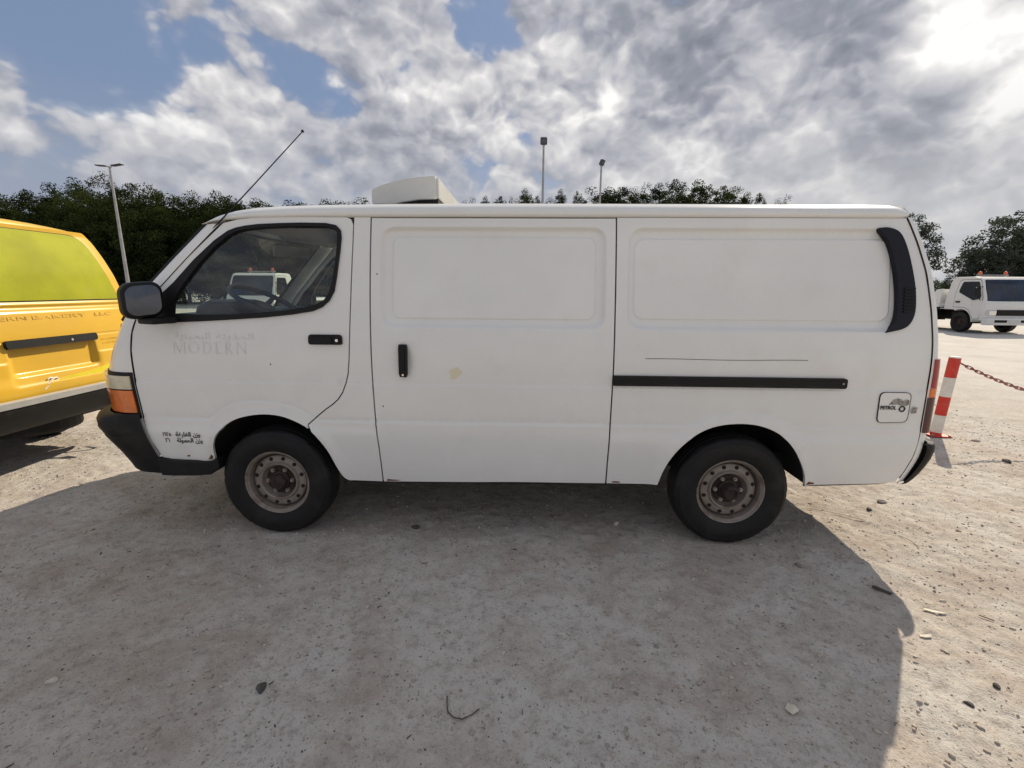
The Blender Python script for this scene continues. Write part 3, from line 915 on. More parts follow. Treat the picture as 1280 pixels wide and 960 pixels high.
    if tail_detail:
        patch('bumper_top_strip', lambda u, z: tail_pt(u, z) + np.array([.102, 0, 0]), .42, 1.58, .592, .634, 60, 4, M['silver'], root, -.004, -.05)
        glz = rrect(-.70, 1.318, .70, 1.838, .06, 6, rr=(.02, .02, .11, .11))
        glz = [((y) * (1 - .17 * (z - 1.318) / .5), z) for y, z in glz]
        def TY(y, z): return tail_yz(y + HW, z)
        sl_ = panel('window_seal', [(y * 1.012, 1.5665 + (z - 1.5665) * 1.03) for y, z in glz], TY, M['seal'], root, spacing=.05, edge=.02, off=.005, lip=.006)
        panel('rear_window', glz, TY, M['lime'], root, spacing=.05, edge=.02, off=.009, lip=.004)['label'] = 'rear window covered in lime yellow film'
        hz_ = rrect(-.345, .985, .345, 1.045, .022, 4)
        panel('tailgate_handle', hz_, TY, M['black'], root, spacing=.03, edge=.015, off=.032, lip=.05)
        B().cyl((float(tail_yz(HW + .12, 1.01)[0]) + .030, HW + .12, 1.012), (float(tail_yz(HW + .12, 1.01)[0]) + .036, HW + .12, 1.012), .009, seg=14).build('key_lock', M['chrome'], root)
        for wd, y0, ww in (('MODERN', -.56, .42), ('BAKERY', -.10, .42), ('LLC', .40, .16)):
            text_mesh(wd, .040, lambda u, v, y0=y0: TY(u + y0, v + 1.183) + np.array([.0095, 0, 0]), M['fadedy'], 'faded_lettering', root, width=ww)
        for wd, y0, ww in (('WE', .385, .04), ('LEADING', .435, .12), ('IN', .565, .025)): text_mesh(wd, .022, lambda u, v, y0=y0: TY(u + y0, v + .975) + np.array([.0075, 0, 0]), M['fadedy'], 'small_lettering', root, width=ww)
        for wd, y0, ww in (('IF', .40, .02), ('NOT', .43, .055), ('PHONE', .495, .09)): text_mesh(wd, .022, lambda u, v, y0=y0: TY(u + y0, v + .943) + np.array([.0075, 0, 0]), M['fadedy'], 'small_lettering', root, width=ww)
        lp = [(-.02, .675), (.20, .672), (.45, .675), (.68, .69), (.70, .76), (.60, .795), (.42, .775), (.22, .745), (.05, .735), (-.04, .715)]
        panel('touch_up_paint_patch', cr_curve(lp, 4, True), TY, M['limep'], root, spacing=.04, edge=.02, off=.0225, lip=.0015)
        for pts in ([(-.13, .70), (-.10, .725), (-.085, .735), (-.06, .74), (-.05, .73)], [(-.125, .735), (-.11, .745), (-.09, .742)], [(-.16, .665), (-.14, .68), (-.13, .69)]):
            B().tube([tuple(TY(np.array([y]), np.array([z]))[0] + np.array([.023, 0, 0])) for y, z in pts], .006, 5).build('paint_scrape', M['bwhite'], root)
        # exhaust and tow eye below the bumper
        B().tube([(2.10, 1.20, .40), (2.30, 1.30, .36), (2.46, 1.34, .345)], .024, 10).build('exhaust_pipe', M['rust'], root, smooth=True)
        B().tube([(2.2, 1.45, .42), (2.34, 1.50, .40), (2.42, 1.55, .37), (2.44, 1.62, .372), (2.36, 1.70, .42)], .011, 8).build('tow_bracket', M['dark'], root, smooth=True)
    # --- side window
    wf = panel('window_seal', FRAME, S_plain, M['seal'], root, holes=[GLASS], spacing=0, edge=.02, off=.007, lip=.03); far.append(wf)
    gl = panel('side_window', shrink(GLASS, 1.006), S_plain, M['glass'], root, spacing=.08, edge=.04, off=-.010, lip=0); far.append(gl)
    # --- fittings of the near side
    hd = empty('door_handle'); hd.parent = root
    panel('handle_plate', rrect(-1.035, 1.126, -.852, 1.180, .016, 5, rr=(.014, .010, .018, .018)), S_side, M['black'], hd, spacing=.03, edge=.012, off=.012, lip=.02)
    panel('handle_flap', rrect(-1.022, 1.130, -.905, 1.166, .010, 4), S_side, M['seal'], hd, spacing=.03, edge=.012, off=.020, lip=.02)
    B().cyl((-.872, -.016, 1.152), (-.872, -.004, 1.152), .008, seg=12).build('key_lock', M['chrome'], hd)
    vt = [(1.935, 1.745), (1.987, 1.748), (2.043, 1.722), (2.079, 1.645), (2.109, 1.526), (2.126, 1.426), (2.129, 1.326), (2.108, 1.266), (2.068, 1.237), (1.991, 1.219), (2.020, 1.248), (2.040, 1.309), (2.039, 1.425), (2.021, 1.559), (1.987, 1.676)]
    vt = cr_curve(vt[:10], 4) [:-1] + cr_curve(vt[9:] + vt[:1], 4)[:-1]
    vo = panel('corner_vent', vt, S_plain, M['navy'], root, spacing=.03, edge=.014, off=.004, lip=.03); far.append(vo)
    for k in range(8):
        zc_ = 1.322 + k * .0165
        s_ = panel('vent_slat', rrect(2.066, zc_, 2.122 - (.012 if k == 0 else 0), zc_ + .0095, .003, 2), S_plain, M['seal'], vo, spacing=0, edge=.02, off=.0095, lip=.006)
    tr = panel('slide_rail', rrect(.606, .925, 1.822, .979, .010, 4, rr=(.003, .012, .014, .003)), S_plain, M['black'], root, spacing=.06, edge=.03, off=.012, lip=.03)
    panel('rail_slot', rrect(.610, .940, 1.790, .964, .006, 3), S_plain, M['seal'], tr, spacing=.06, edge=.03, off=.0145, lip=.004)
    B().cyl((1.80, -.015, .952), (1.80, -.010, .952), .006, seg=10).build('rail_screw', M['nut'], tr)
    sh = empty('sliding_door_handle'); sh.parent = root
    ph = [(-.540, 1.133), (-.502, 1.133), (-.497, 1.118), (-.499, .975), (-.504, .958), (-.538, .960), (-.543, .975), (-.543, 1.118)]
    panel('handle_bar', ph, S_plain, M['black'], sh, spacing=.02, edge=.01, off=.022, lip=.022)
    panel('handle_grip', rrect(-.537, .985, -.510, 1.112, .008, 4), S_plain, M['seal'], sh, spacing=.02, edge=.01, off=.027, lip=.01)
    B().cyl((-.520, -.029, .972), (-.520, -.02, .972), .006, seg=10).build('key_lock', M['chrome'], sh)
    # --- wing mirrors on both doors
    for sgn in (0, 1):
        wm = empty('wing_mirror'); wm.parent = root
        rot = Matrix.Rotation(R(-36), 3, 'Z')
        c_ = Vector((-1.826, -.100, 1.358))
        def mirror_solid(w_, h_, r_, x0, x1, bev):
            rr2 = [(y, z + y * .10) for y, z in rrect(-w_ / 2, -h_ / 2, w_ / 2, h_ / 2, r_, 6)]
            b = B().prism(rr2, x0, x1, axis='x')
            bmesh.ops.recalc_face_normals(b.bm, faces=b.bm.faces)
            es = [e for e in b.bm.edges if len(e.link_faces) == 2 and abs(e.link_faces[0].normal.dot(e.link_faces[1].normal)) < .3]
            bmesh.ops.bevel(b.bm, geom=es, offset=bev, segments=4, affect='EDGES', profile=.5)
            for v in b.bm.verts: v.co = c_ + rot @ v.co
            return b
        mirror_solid(.178, .184, .055, -.075, .014, .020).build('mirror_housing', M['seal'], wm, smooth=True, angle=50)
        mirror_solid(.148, .150, .045, .010, .0165, .001).build('mirror_glass', M['mirror'], wm, smooth=True, angle=40)
        B().box((-1.80, -.055, 1.252), (.12, .13, .032), Matrix.Rotation(R(-20), 3, 'Z'), .012, 2).build('mirror_arm', M['seal'], wm, smooth=True, angle=50)
        if sgn: wm.location.y = 1.69; wm.scale = (1, -1, 1)
    # --- interior
    b = B()
    b.prism([(-2.16, .80), (-2.16, 1.225), (-2.02, 1.26), (-1.90, 1.275), (-1.76, 1.27), (-1.66, 1.22), (-1.62, 1.0), (-1.64, .80)], .10, 1.59)
    b.build('dashboard', M['dash'], root, bevel=.02)
    b = B().prism([(-1.86, 1.24), (-1.84, 1.32), (-1.76, 1.352), (-1.64, 1.345), (-1.585, 1.29), (-1.60, 1.22)], .28, .66)
    b.build('instrument_binnacle', M['dash'], root, bevel=.03)
    sw = empty('steering_wheel'); sw.parent = root
    c_ = Vector((-1.50, .45, 1.335)); rot = Matrix.Rotation(R(28), 3, 'Y')
    B().tube([c_ + rot @ Vector((.205 * math.cos(a), .205 * math.sin(a), 0)) for a in np.linspace(0, 2 * PI, 40, endpoint=False)], .0155, 10, True).build('steering_rim', M['dash'], sw, smooth=True)
    b = B()
    for a in (0.3, PI - .3, -PI / 2): b.cyl(c_ + rot @ Vector((.2 * math.cos(a + PI / 2), .2 * math.sin(a + PI / 2), 0)), c_ + rot @ Vector((.03 * math.cos(a + PI / 2), .03 * math.sin(a + PI / 2), -.04)), .012, .02, 8)
    b.cyl(c_ + rot @ Vector((0, 0, -.02)), c_ + rot @ Vector((0, 0, -.07)), .07, .06, 16)
    b.build('steering_hub', M['dash'], sw, smooth=True)
    B().cyl(c_ + rot @ Vector((0, 0, -.06)), c_ + rot @ Vector((0, 0, -.40)), .03, seg=10).build('steering_column', M['dash'], sw, smooth=True)
    for yc_ in (.42, 1.25):
        st = empty('seat'); st.parent = root
        B().box((-1.10, yc_, .86), (.50, .52, .16), None, .05, 3).build('seat_base', M['seat'], st, smooth=True)
        B().box((-.80 if yc_ < 1 else -.93, yc_, 1.22), (.13, .50, .68), Matrix.Rotation(R(22 if yc_ > 1 else 10), 3, 'Y'), .05, 3).build('seat_back', M['seat'], st, smooth=True)
    B().box((-1.515, .86, 1.672), (.030, .245, .075), Matrix.Rotation(R(-42), 3, 'Z'), .014, 3).build('interior_mirror', M['liner'], root, smooth=True)
    B().cyl((-1.53, .86, 1.70), (-1.60, .86, 1.79), .008, seg=8).build('mirror_stalk', M['dash'], root)
    b = B().prism([(.06, .50), (1.63, .50), (1.63, 1.10), (1.53, 1.80), (.16, 1.80), (.06, 1.10)], -.722, -.706, axis='x'); b.build('bulkhead', M['dash'], root)
    b = B()
    b.prism([(-1.58, 1.775), (-1.30, 1.815), (-.73, 1.82), (-.73, 1.832), (-1.30, 1.828), (-1.58, 1.79)], .17, 1.52)
    b.build('headliner', M['liner'], root)
    # --- underbody
    b = B().box((.08, HW, .43), (3.95, 1.20, .10)).box((.0, HW, .33), (3.6, .5, .12)).cyl((1.295, .15, .32), (1.295, 1.54, .32), .05, seg=12).cyl((-1.295, .15, .32), (-1.295, 1.54, .32), .04, seg=12)
    b.box((.06, .10, .42), (1.50, .06, .12)).box((.06, 1.59, .42), (1.50, .06, .12)).box((1.295, HW, .335), (.24, .26, .24), None, .08, 3)
    b.build('underbody', M['dark'], root)
    B().cyl((1.93, HW + .1, .27), (1.93, HW + .1, .43), .31, seg=28).build('spare_wheel', M['tyre'], root, bevel=.03)
    B().box((2.10, HW, .40), (.20, 1.30, .10)).build('rear_crossmember', M['dark'], root)
    for cx in (-1.31, 1.295):
        for sgn in (0, 1):
            a = np.linspace(R(4), R(171), 30) if cx < 0 else np.linspace(R(4), R(176), 30)
            rr_ = .405
            P0 = np.stack([cx + rr_ * np.cos(a), np.full(30, .018), .345 + rr_ * np.sin(a)], -1); P1 = P0.copy(); P1[:, 1] = .38
            P2_ = np.stack([cx + .02 * np.cos(a), np.full(30, .381), .345 + .02 * np.sin(a)], -1)
            G_ = np.stack([P0, P1, P2_], 1)
            if sgn: G_[..., 1] = 1.69 - G_[..., 1]
            grid_obj('wheel_housing', G_, M['dark'], root)
    ph1, ph2 = (.12, .0) if near_detail else (.3, .2)
    build_wheel(root, -1.30, False, 6, ph1, .040)
    build_wheel(root, 1.30, False, 6, ph2, .085)
    build_wheel(root, -1.30, True, 6, .4, .040); build_wheel(root, 1.30, True, 6, .7, .085)
    # far side
    for o in far:
        c_ = o.copy(); col.objects.link(c_); c_.parent = root; c_.scale = (1, -1, 1); c_.location.y = 1.69
        if 'label' in c_: del c_['label']
        for ch in o.children:
            k = ch.copy(); col.objects.link(k); k.parent = c_
    return root, door, slide, quarter


# ------------------------------------------------------------------ the white van
van, v_door, v_slide, v_quarter = build_van('delivery_van', 'white windowless delivery van with black bumpers parked side-on in its own shadow', 'white', (0, 0, 0))


def on_side(x0, z0, off=.0018):
    def f(u, v):
        q = S_side(u + x0, v + z0); q[:, 1] -= off; return q
    return f


# faded serif lettering on the driver door, drawn with thick and thin strokes
def stroke_letters(word, h, gap=.020):
    """polygons in (u, v) of simple Roman capitals"""
    T, t, s_ = h * .14, h * .055, h * .10
    polys = []; x = 0.0

    def stem(x_, w, z0=0, z1=h): polys.append([(x_, z0), (x_ + w, z0), (x_ + w, z1), (x_, z1)])

    def serif(xc, w, z): polys.append([(xc - w / 2, z), (xc + w / 2, z), (xc + w / 2, z + t), (xc - w / 2, z + t)])

    def bar(x0, z0, x1, z1, w): polys.append([(x0, z0), (x0 + w, z0), (x1 + w, z1), (x1, z1)])

    def ring(xc, rx, a0, a1, thick):
        nn = 22; A = [a0 + (a1 - a0) * k / nn for k in range(nn + 1)]
        o = [(xc + rx * math.cos(a), h / 2 + h / 2 * math.sin(a)) for a in A]
        i = [(xc + (rx - thick(a)) * math.cos(a), h / 2 + (h / 2 - t) * math.sin(a)) for a in A]
        for k in range(nn): polys.append([o[k], o[k + 1], i[k + 1], i[k]])
    for ch in word:
        if ch == 'M':
            stem(x + s_ * .5, t); bar(x + h * .50, 0, x + s_ * .5, h, T * .8); bar(x + h * .50, 0, x + h * .92, h, t); stem(x + h * .92, T)
            for q in (x + s_ * .8, x + h * .99): serif(q, s_ * 2.4, 0); serif(q, s_ * 2.0, h - t)
            x += h * 1.12
        elif ch == 'O':
            ring(x + h * .5, h * .5, 0, 2 * PI, lambda a: t + (T - t) * abs(math.cos(a))); x += h * 1.02
        elif ch == 'D':
            stem(x + s_, T); ring(x + h * .34, h * .52, -PI / 2, PI / 2, lambda a: t + (T - t) * abs(math.cos(a)))
            serif(x + h * .22, h * .42, 0); serif(x + h * .22, h * .42, h - t); x += h * .90
        elif ch == 'E':
            stem(x + s_, T); serif(x + h * .32, h * .62, 0); serif(x + h * .31, h * .60, h - t); serif(x + h * .30, h * .40, h * .5); x += h * .66
        elif ch == 'R':
            stem(x + s_, T); nn = 14
            for k in range(nn):
                a0, a1 = -PI / 2 + PI * k / nn, -PI / 2 + PI * (k + 1) / nn
                f = lambda a, r1, r2: (x + h * .28 + r1 * math.cos(a), h * .74 + r2 * math.sin(a))
                polys.append([f(a0, h * .30, h * .26), f(a1, h * .30, h * .26), f(a1, h * .17, h * .205), f(a0, h * .17, h * .205)])
            bar(x + h * .58, 0, x + h * .26, h * .5, T); serif(x + s_ + T / 2, s_ * 2.6, 0); serif(x + h * .24, h * .36, h - t); serif(x + h * .68, s_ * 2, 0); x += h * .82
        elif ch == 'N':
            stem(x + s_, t); stem(x + h * .82, t); bar(x + h * .78, 0, x + s_ * .6, h, T); serif(x + s_, s_ * 2.2, 0); serif(x + h * .84, s_ * 2.2, h - t); x += h * .98
        x += gap
    return polys


def poly_plate(name, polys, to3, m, parent):
    V = []; F = []
    for P_ in polys:
        P_ = ccw(P_); i0 = len(V); V += [tuple(q) for q in P_]; F.append(tuple(range(i0, i0 + len(P_))))
    V = np.array(V); Q = to3(V[:, 0], V[:, 1])
    me = bpy.data.meshes.new(name); me.from_pydata([tuple(q) for q in Q], [], F); me.materials.append(m)
    return link(bpy.data.objects.new(name, me), parent)


poly_plate('faded_lettering', stroke_letters('MODERN', .062, .014), on_side(-1.79, 1.072), M['faded'], v_door)
for wd, x0, ww in (('\ufe94\ufef3\ufe98\ufef4\ufea4\ufe92\ufedf\ufe8d', -1.78, .20), ('\ufe94\ufe9c\ufef3\ufeaa\ufea4\ufedf\ufe8d', -1.55, .21)):
    text_mesh(wd, .05, on_side(x0, 1.150), M['faded'], 'faded_arabic_lettering', v_door, width=ww)
# unladen and payload weights
for wd, x0, z0, ww in (('\ufe94\ufecf\ufead\ufe8e\ufed4\ufedf\ufe8d', -1.838, .598, .088), ('\ufee5\ufeaf\ufeed', -1.738, .598, .042), ('\ufe94\ufedf\ufeee\ufee4\ufea4\ufedf\ufe8d', -1.836, .562, .094), ('\ufee5\ufeaf\ufeed', -1.730, .562, .044)):
    text_mesh(wd, .036, on_side(x0, z0, .0022), M['text'], 'weights_lettering', v_door, width=ww, bold=.0010)
text_mesh('\u0662\u0661\u0662\u0665', .032, on_side(-1.912, .599, .0022), M['text'], 'weights_lettering', v_door, width=.048, bold=.0008)
text_mesh('\u0662\u0666', .032, on_side(-1.903, .564, .0022), M['text'], 'weights_lettering', v_door, width=.026, bold=.0008)
# fuel flap outline, its print and the worn stickers beside it
ff = [(2.010, .740), (2.168, .746), (2.166, .909), (2.004, .909)]


def round_poly(P_, r, k=5):
    P_ = [np.array(q, float) for q in P_]; o = []
    for i, q in enumerate(P_):
        a = P_[i - 1] - q; b_ = P_[(i + 1) % len(P_)] - q
        a, b_ = a / np.linalg.norm(a), b_ / np.linalg.norm(b_)
        for j in range(k + 1):
            t = j / k
            o.append(tuple(q + a * r * (1 - t) ** 2 + b_ * r * t ** 2))
    return o


f_out = round_poly(ff, .030); c_ = np.mean(ff, 0)
f_in = [tuple(c_ + (np.array(q) - c_) * .970) for q in f_out]
panel('fuel_flap_seal', f_out, S_plain, M['seal'], v_quarter, holes=[f_in], spacing=0, edge=.02, off=.0035, lip=.01)
panel('fuel_flap', [tuple(c_ + (np.array(q) - c_) * .966) for q in f_out], S_plain, M['white'], v_quarter, spacing=.04, edge=.02, off=.0025, lip=.01)
text_mesh('PETROL', .026, lambda u, v: S_plain(u + 2.014, v + .817) - np.array([0, .006, 0]), M['text'], 'petrol_lettering', v_quarter, width=.083, bold=.0012, shear=.05)
M['sticker'] = mat('worn_grey_sticker', (.30, .275, .255), .6, var=.45, vscale=70)
st = [(2.058, .842), (2.078, .868), (2.098, .877), (2.118, .872), (2.128, .862), (2.140, .872), (2.158, .868), (2.160, .846), (2.146, .836), (2.120, .838), (2.096, .844)]
panel('worn_sticker', st, S_plain, M['sticker'], v_quarter, spacing=0, edge=.02, off=.0052, lip=.001)
B().tube([tuple(S_plain(2.128 + .0135 * math.cos(a), .820 + .0135 * math.sin(a)) - np.array([0, .005, 0])) for a in np.linspace(0, 2 * PI, 20, endpoint=False)], .0035, 5, True).build('ring_print', M['text'], v_quarter)
panel('worn_sticker', [(2.180, .796), (2.204, .798), (2.207, .830), (2.184, .828)], S_plain, M['sticker'], v_quarter, spacing=0, edge=.02, off=.0050, lip=.001)
# long dark scratch above the rail, small chips, the yellow stain on the sliding door
B().tube([tuple(S_side(x, 1.0695 + .002 * math.sin(x * 9)) - np.array([0, .0005, 0])) for x in np.linspace(.77, 1.615, 24)], .0014, 5).build('scratch', M['text'], v_quarter)
for (x, z, r) in ((-1.255, 1.016, .004), (-.645, .79, .004), (-.66, 1.50, .004)):
    B().cyl(S_side(x, z) - np.array([0, .001, 0]), S_side(x, z) + np.array([0, .002, 0]), r, seg=8).build('paint_chip', M['text'], v_door if x < -1 else v_slide)
th = np.linspace(0, 2 * PI, 26, endpoint=False)
panel('stain', [(-.246 + (.033 + .010 * math.sin(3 * a + 1)) * math.cos(a), .978 + (.031 + .008 * math.sin(2 * a)) * math.sin(a)) for a in th], S_side, M['stain'], v_slide, spacing=.02, edge=.01, off=.0009, lip=.0005)
M['rustspot'] = mat('rust_stain', (.16, .060, .022), .85, var=.5, vscale=80)
for par, pts in ((v_door, [(-1.672, .462), (-1.650, .460), (-1.644, .478), (-1.652, .492), (-1.660, .476)]), (v_door, [(-1.80, .475), (-1.785, .472), (-1.778, .482), (-1.792, .484)]),
                 (v_slide, [(-.655, .339), (-.600, .341), (-.57, .346), (-.62, .349), (-.650, .352)]), (v_quarter, [(1.70, .372), (1.745, .374), (1.75, .382), (1.712, .392)]),
                 (v_quarter, [(.63, .358), (.68, .357), (.672, .366), (.64, .368)])):
    panel('rust_spot', pts, S_side, M['rustspot'], par, spacing=0, edge=.02, off=.0012, lip=.0008)
B().tube([(1.702, .040, .362), (1.90, .038, .372), (2.10, .036, .384), (2.17, .040, .396)], .007, 6).build('sill_edge', M['seal'], van, smooth=True)
B().tube([(-.86, .040, .333), (-.67, .040, .331), (.0, .036, .341), (.59, .034, .350), (.88, .034, .350)], .006, 6).build('sill_edge', M['dark'], van, smooth=True)
# telescopic aerial on the front pillar
ae = empty('aerial'); ae.parent = van
B().tube([(-1.69, .10, 1.625), (-1.56, .108, 1.728), (-1.30, .115, 1.965), (-1.025, .12, 2.218)], [.0042, .0038, .003, .0024], 6).build('aerial_rod', M['seal'], ae, smooth=True)
B().box((-1.028, .12, 2.216), (.014, .012, .014), None, .005, 2).build('aerial_tip', M['seal'], ae, smooth=True)
B().box((-1.675, .098, 1.640), (.045, .014, .014), Matrix.Rotation(R(-42), 3, 'Y'), .008, 2).build('aerial_base', M['seal'], ae, smooth=True)
# roof-mounted cooling unit: rounded fairing, fins at the back
un = empty('roof_cooling_unit'); un.parent = van
fx = [(-.795, 1.92), (-.795, 1.990), (-.788, 2.006), (-.73, 2.027), (-.66, 2.047), (-.58, 2.063), (-.50, 2.072), (-.412, 2.077), (-.408, 2.070), (-.408, 1.950), (-.52, 1.945), (-.62, 1.93), (-.66, 1.92)]
B().prism(fx, .45, 1.27).build('unit_fairing', M['grey'], un, bevel=.006)
B().box((-.53, HW + .01, 1.935), (.26, .76, .05)).build('unit_base', M['dark'], un)
for k in range(26):
    y = .47 + k * .0312
    B().box((-.402, y, 2.010), (.018, .013, .112), None).build('cooling_fin', M['grey'], un)

# ------------------------------------------------------------------ the yellow van ahead of it
build_van('yellow_van', 'yellow delivery van seen from behind with lime filmed rear window and dented tailgate', 'yellow', (-5.85, .135, 0), False, True)


# ------------------------------------------------------------------ ground
def vnoise(x, y, seed):
    r_ = np.random.default_rng(seed); T = r_.random((256, 256))
    xi = np.floor(x).astype(int); yi = np.floor(y).astype(int); fx = x - xi; fy = y - yi
    fx = fx * fx * (3 - 2 * fx); fy = fy * fy * (3 - 2 * fy)
    a = T[xi % 256, yi % 256]; b = T[(xi + 1) % 256, yi % 256]; c_ = T[xi % 256, (yi + 1) % 256]; e = T[(xi + 1) % 256, (yi + 1) % 256]
    return (a * (1 - fx) + b * fx) * (1 - fy) + (c_ * (1 - fx) + e * fx) * fy - .5


def ground_z(x, y):
    z = .030 * vnoise(x * .55, y * .55, 1) + .018 * vnoise(x * 2.1 + 7, y * 2.1, 2) + .012 * vnoise(x * 6.3, y * 6.3 + 3, 3) + .0095 * vnoise(x * 15, y * 15, 4) + .0065 * vnoise(x * 31, y * 31, 5)
    # keep it level where wheels and posts stand
    k = np.zeros_like(x)
    for (cx, cy) in ((-1.3, .1), (1.3, .1), (4.32, 2.19), (-1.3, 1.59), (1.3, 1.59)):
        k = np.maximum(k, np.exp(-((x - cx) ** 2 + (y - cy) ** 2) / .10))
    return z * (1 - k) - .004 * k


def axis(lo, hi, step, far, grow=1.09):
    a = list(np.arange(lo, hi + 1e-6, step)); s_ = step; v = hi; up = []
    while v < far: s_ *= grow; v += s_; up.append(v)
    s_ = step; v = lo; dn = []
    while v > -far: s_ *= grow; v -= s_; dn.append(v)
    return np.array(dn[::-1] + a + up)


gx = axis(-4.4, 5.0, .0145, 1400); gy = axis(-1.65, 2.8, .0145, 1400)
GX, GY = np.meshgrid(gx, gy, indexing='ij')
GZ = ground_z(GX, GY) * np.clip(1.0 - (np.hypot(GX, GY) - 25) / 40, 0, 1)
M['ground'] = bpy.data.materials.new('compacted_sand_ground'); M['ground'].use_nodes = True
t = NT(M['ground'].node_tree); b = t.n['Principled BSDF']
b.inputs['Roughness'].default_value = .93; b.inputs['Specular IOR Level'].default_value = .2
co = t.add('ShaderNodeTexCoord').outputs['Object']
n1 = t.noise(co, .45, 5, .6); n2 = t.noise(co, 2.6, 8, .66, .4); n3 = t.noise(co, 18, 8, .7); n4 = t.noise(co, 90, 4, .7)
base = t.mix(t.step(n1, .34, .66), (.525, .470, .405), (.575, .545, .495))
base = t.mix(t.step(n2, .40, .72), base, (.435, .365, .305))
base = t.mix(t.step(n2, .44, .22, 0, .55), base, (.60, .565, .51))
base = t.mix(t.step(n3, .47, .66, 0, .6), base, (.33, .285, .245))
base = t.mix(t.step(n3, .46, .30, 0, .45), base, (.64, .60, .53))
base = t.mix(t.step(n4, .52, .74, 0, .6), base, (.15, .125, .11))


def specks(scale, thr, jitter_mask):
    v = t.add('ShaderNodeTexVoronoi'); t.put(v.inputs['Vector'], t.vmath('ADD', co, t.vmath('SCALE', t.noise(co, scale * .7, 2, .5, color=True), scale=.6 / scale))); t.put(v.inputs['Scale'], scale)
    r_ = t.add('ShaderNodeSeparateColor'); t.put(r_.inputs[0], v.outputs['Color'])
    rad = t.math('MULTIPLY', t.math('GREATER_THAN', r_.outputs[0], thr), t.math('POWER', r_.outputs[1], 2.0)); rad = t.math('MULTIPLY', rad, .30)
    return t.step(t.math('SUBTRACT', v.outputs['Distance'], rad), .06, -.02), r_.outputs[2]


s1, c1 = specks(30, .80, None); s2, c2 = specks(75, .60, None); s3, c3 = specks(160, .55, None)
base = t.mix(t.math('MULTIPLY', s1, .45), base, t.mix(c1, (.06, .052, .047), (.33, .29, .25)))
base = t.mix(t.math('MULTIPLY', s2, .75), base, t.mix(c2, (.055, .047, .042), (.42, .38, .33)))
base = t.mix(t.math('MULTIPLY', s3, .7), base, t.mix(c3, (.09, .075, .066), (.36, .31, .26)))
# lighter, greyer further off, as the open yard is
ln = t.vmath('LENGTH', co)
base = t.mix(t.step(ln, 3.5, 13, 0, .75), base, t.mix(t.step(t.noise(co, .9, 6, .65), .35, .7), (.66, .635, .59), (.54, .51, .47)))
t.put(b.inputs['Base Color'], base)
bn = t.add('ShaderNodeBump'); bn.inputs['Strength'].default_value = .8; bn.inputs['Distance'].default_value = .022
h_ = t.math('ADD', t.math('MULTIPLY', n2, .6), t.math('ADD', t.math('MULTIPLY', n3, .6), t.math('MULTIPLY', n4, .35)))
h_ = t.math('ADD', h_, t.math('ADD', t.math('MULTIPLY', s1, .25), t.math('MULTIPLY', s2, .14)))
t.put(bn.inputs['Height'], h_); t.l.new(bn.outputs[0], b.inputs['Normal'])
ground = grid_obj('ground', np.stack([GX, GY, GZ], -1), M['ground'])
tag(ground, 'compacted sandy ground with scattered gravel', kind='structure')

# loose gravel, too many to count
ico = bmesh.new(); bmesh.ops.create_icosphere(ico, subdivisions=1, radius=1)
iv = np.array([v.co[:] for v in ico.verts]); itf = np.array([[v.index for v in f.verts] for f in ico.faces]); ico.free()


def pebble_field(name, k, size, m, seed, area=((-4.5, 5.5), (-1.6, 4.0))):
    r_ = np.random.default_rng(seed)
    x = r_.uniform(*area[0], k * 3); y = area[1][0] + (area[1][1] - area[1][0]) * r_.random(k * 3) ** 1.25
    pm = vnoise(x * 1.3, y * 1.3, seed + 50) + .5; sel = np.nonzero(r_.random(k * 3) < pm ** 1.5 * 1.6)[0][:k]
    x, y = x[sel], y[sel]; k = len(x)
    s_ = size[0] * (size[1] / size[0]) ** (r_.random(k) ** 2.2)
    z = ground_z(x, y)
    sc_ = np.stack([s_ * r_.uniform(.7, 1.4, k), s_ * r_.uniform(.6, 1.1, k), s_ * r_.uniform(.35, .75, k)], -1)
    a = r_.random(k) * 2 * PI
    V = iv[None] * (1 + r_.uniform(-.22, .22, (k, len(iv), 1))) * sc_[:, None]
    X = V[..., 0] * np.cos(a)[:, None] - V[..., 1] * np.sin(a)[:, None]; Y = V[..., 0] * np.sin(a)[:, None] + V[..., 1] * np.cos(a)[:, None]
    V = np.stack([X + x[:, None], Y + y[:, None], V[..., 2] + z[:, None] + sc_[:, 2:3] * .35], -1)
    F = itf[None] + (np.arange(k) * len(iv))[:, None, None]
    return tag(mesh_np(name, V.reshape(-1, 3), F.reshape(-1, 3), m, smooth=False), 'loose gravel strewn over the sand', kind='stuff')


pebble_field('gravel', 7000, (.0018, .0062), M['stone'], 11)
pebble_field('dark_gravel', 4200, (.0012, .0048), M['darkstone'], 12)
pebble_field('pale_gravel', 900, (.0018, .006), M['scrap'], 13)


M['crumb'] = mat('sand_crumb', (.48, .42, .35), .95, var=.3, vscale=30, bump=.4, bscale=90)
pebble_field('soil_crumbs', 14000, (.0022, .011), M['crumb'], 14)


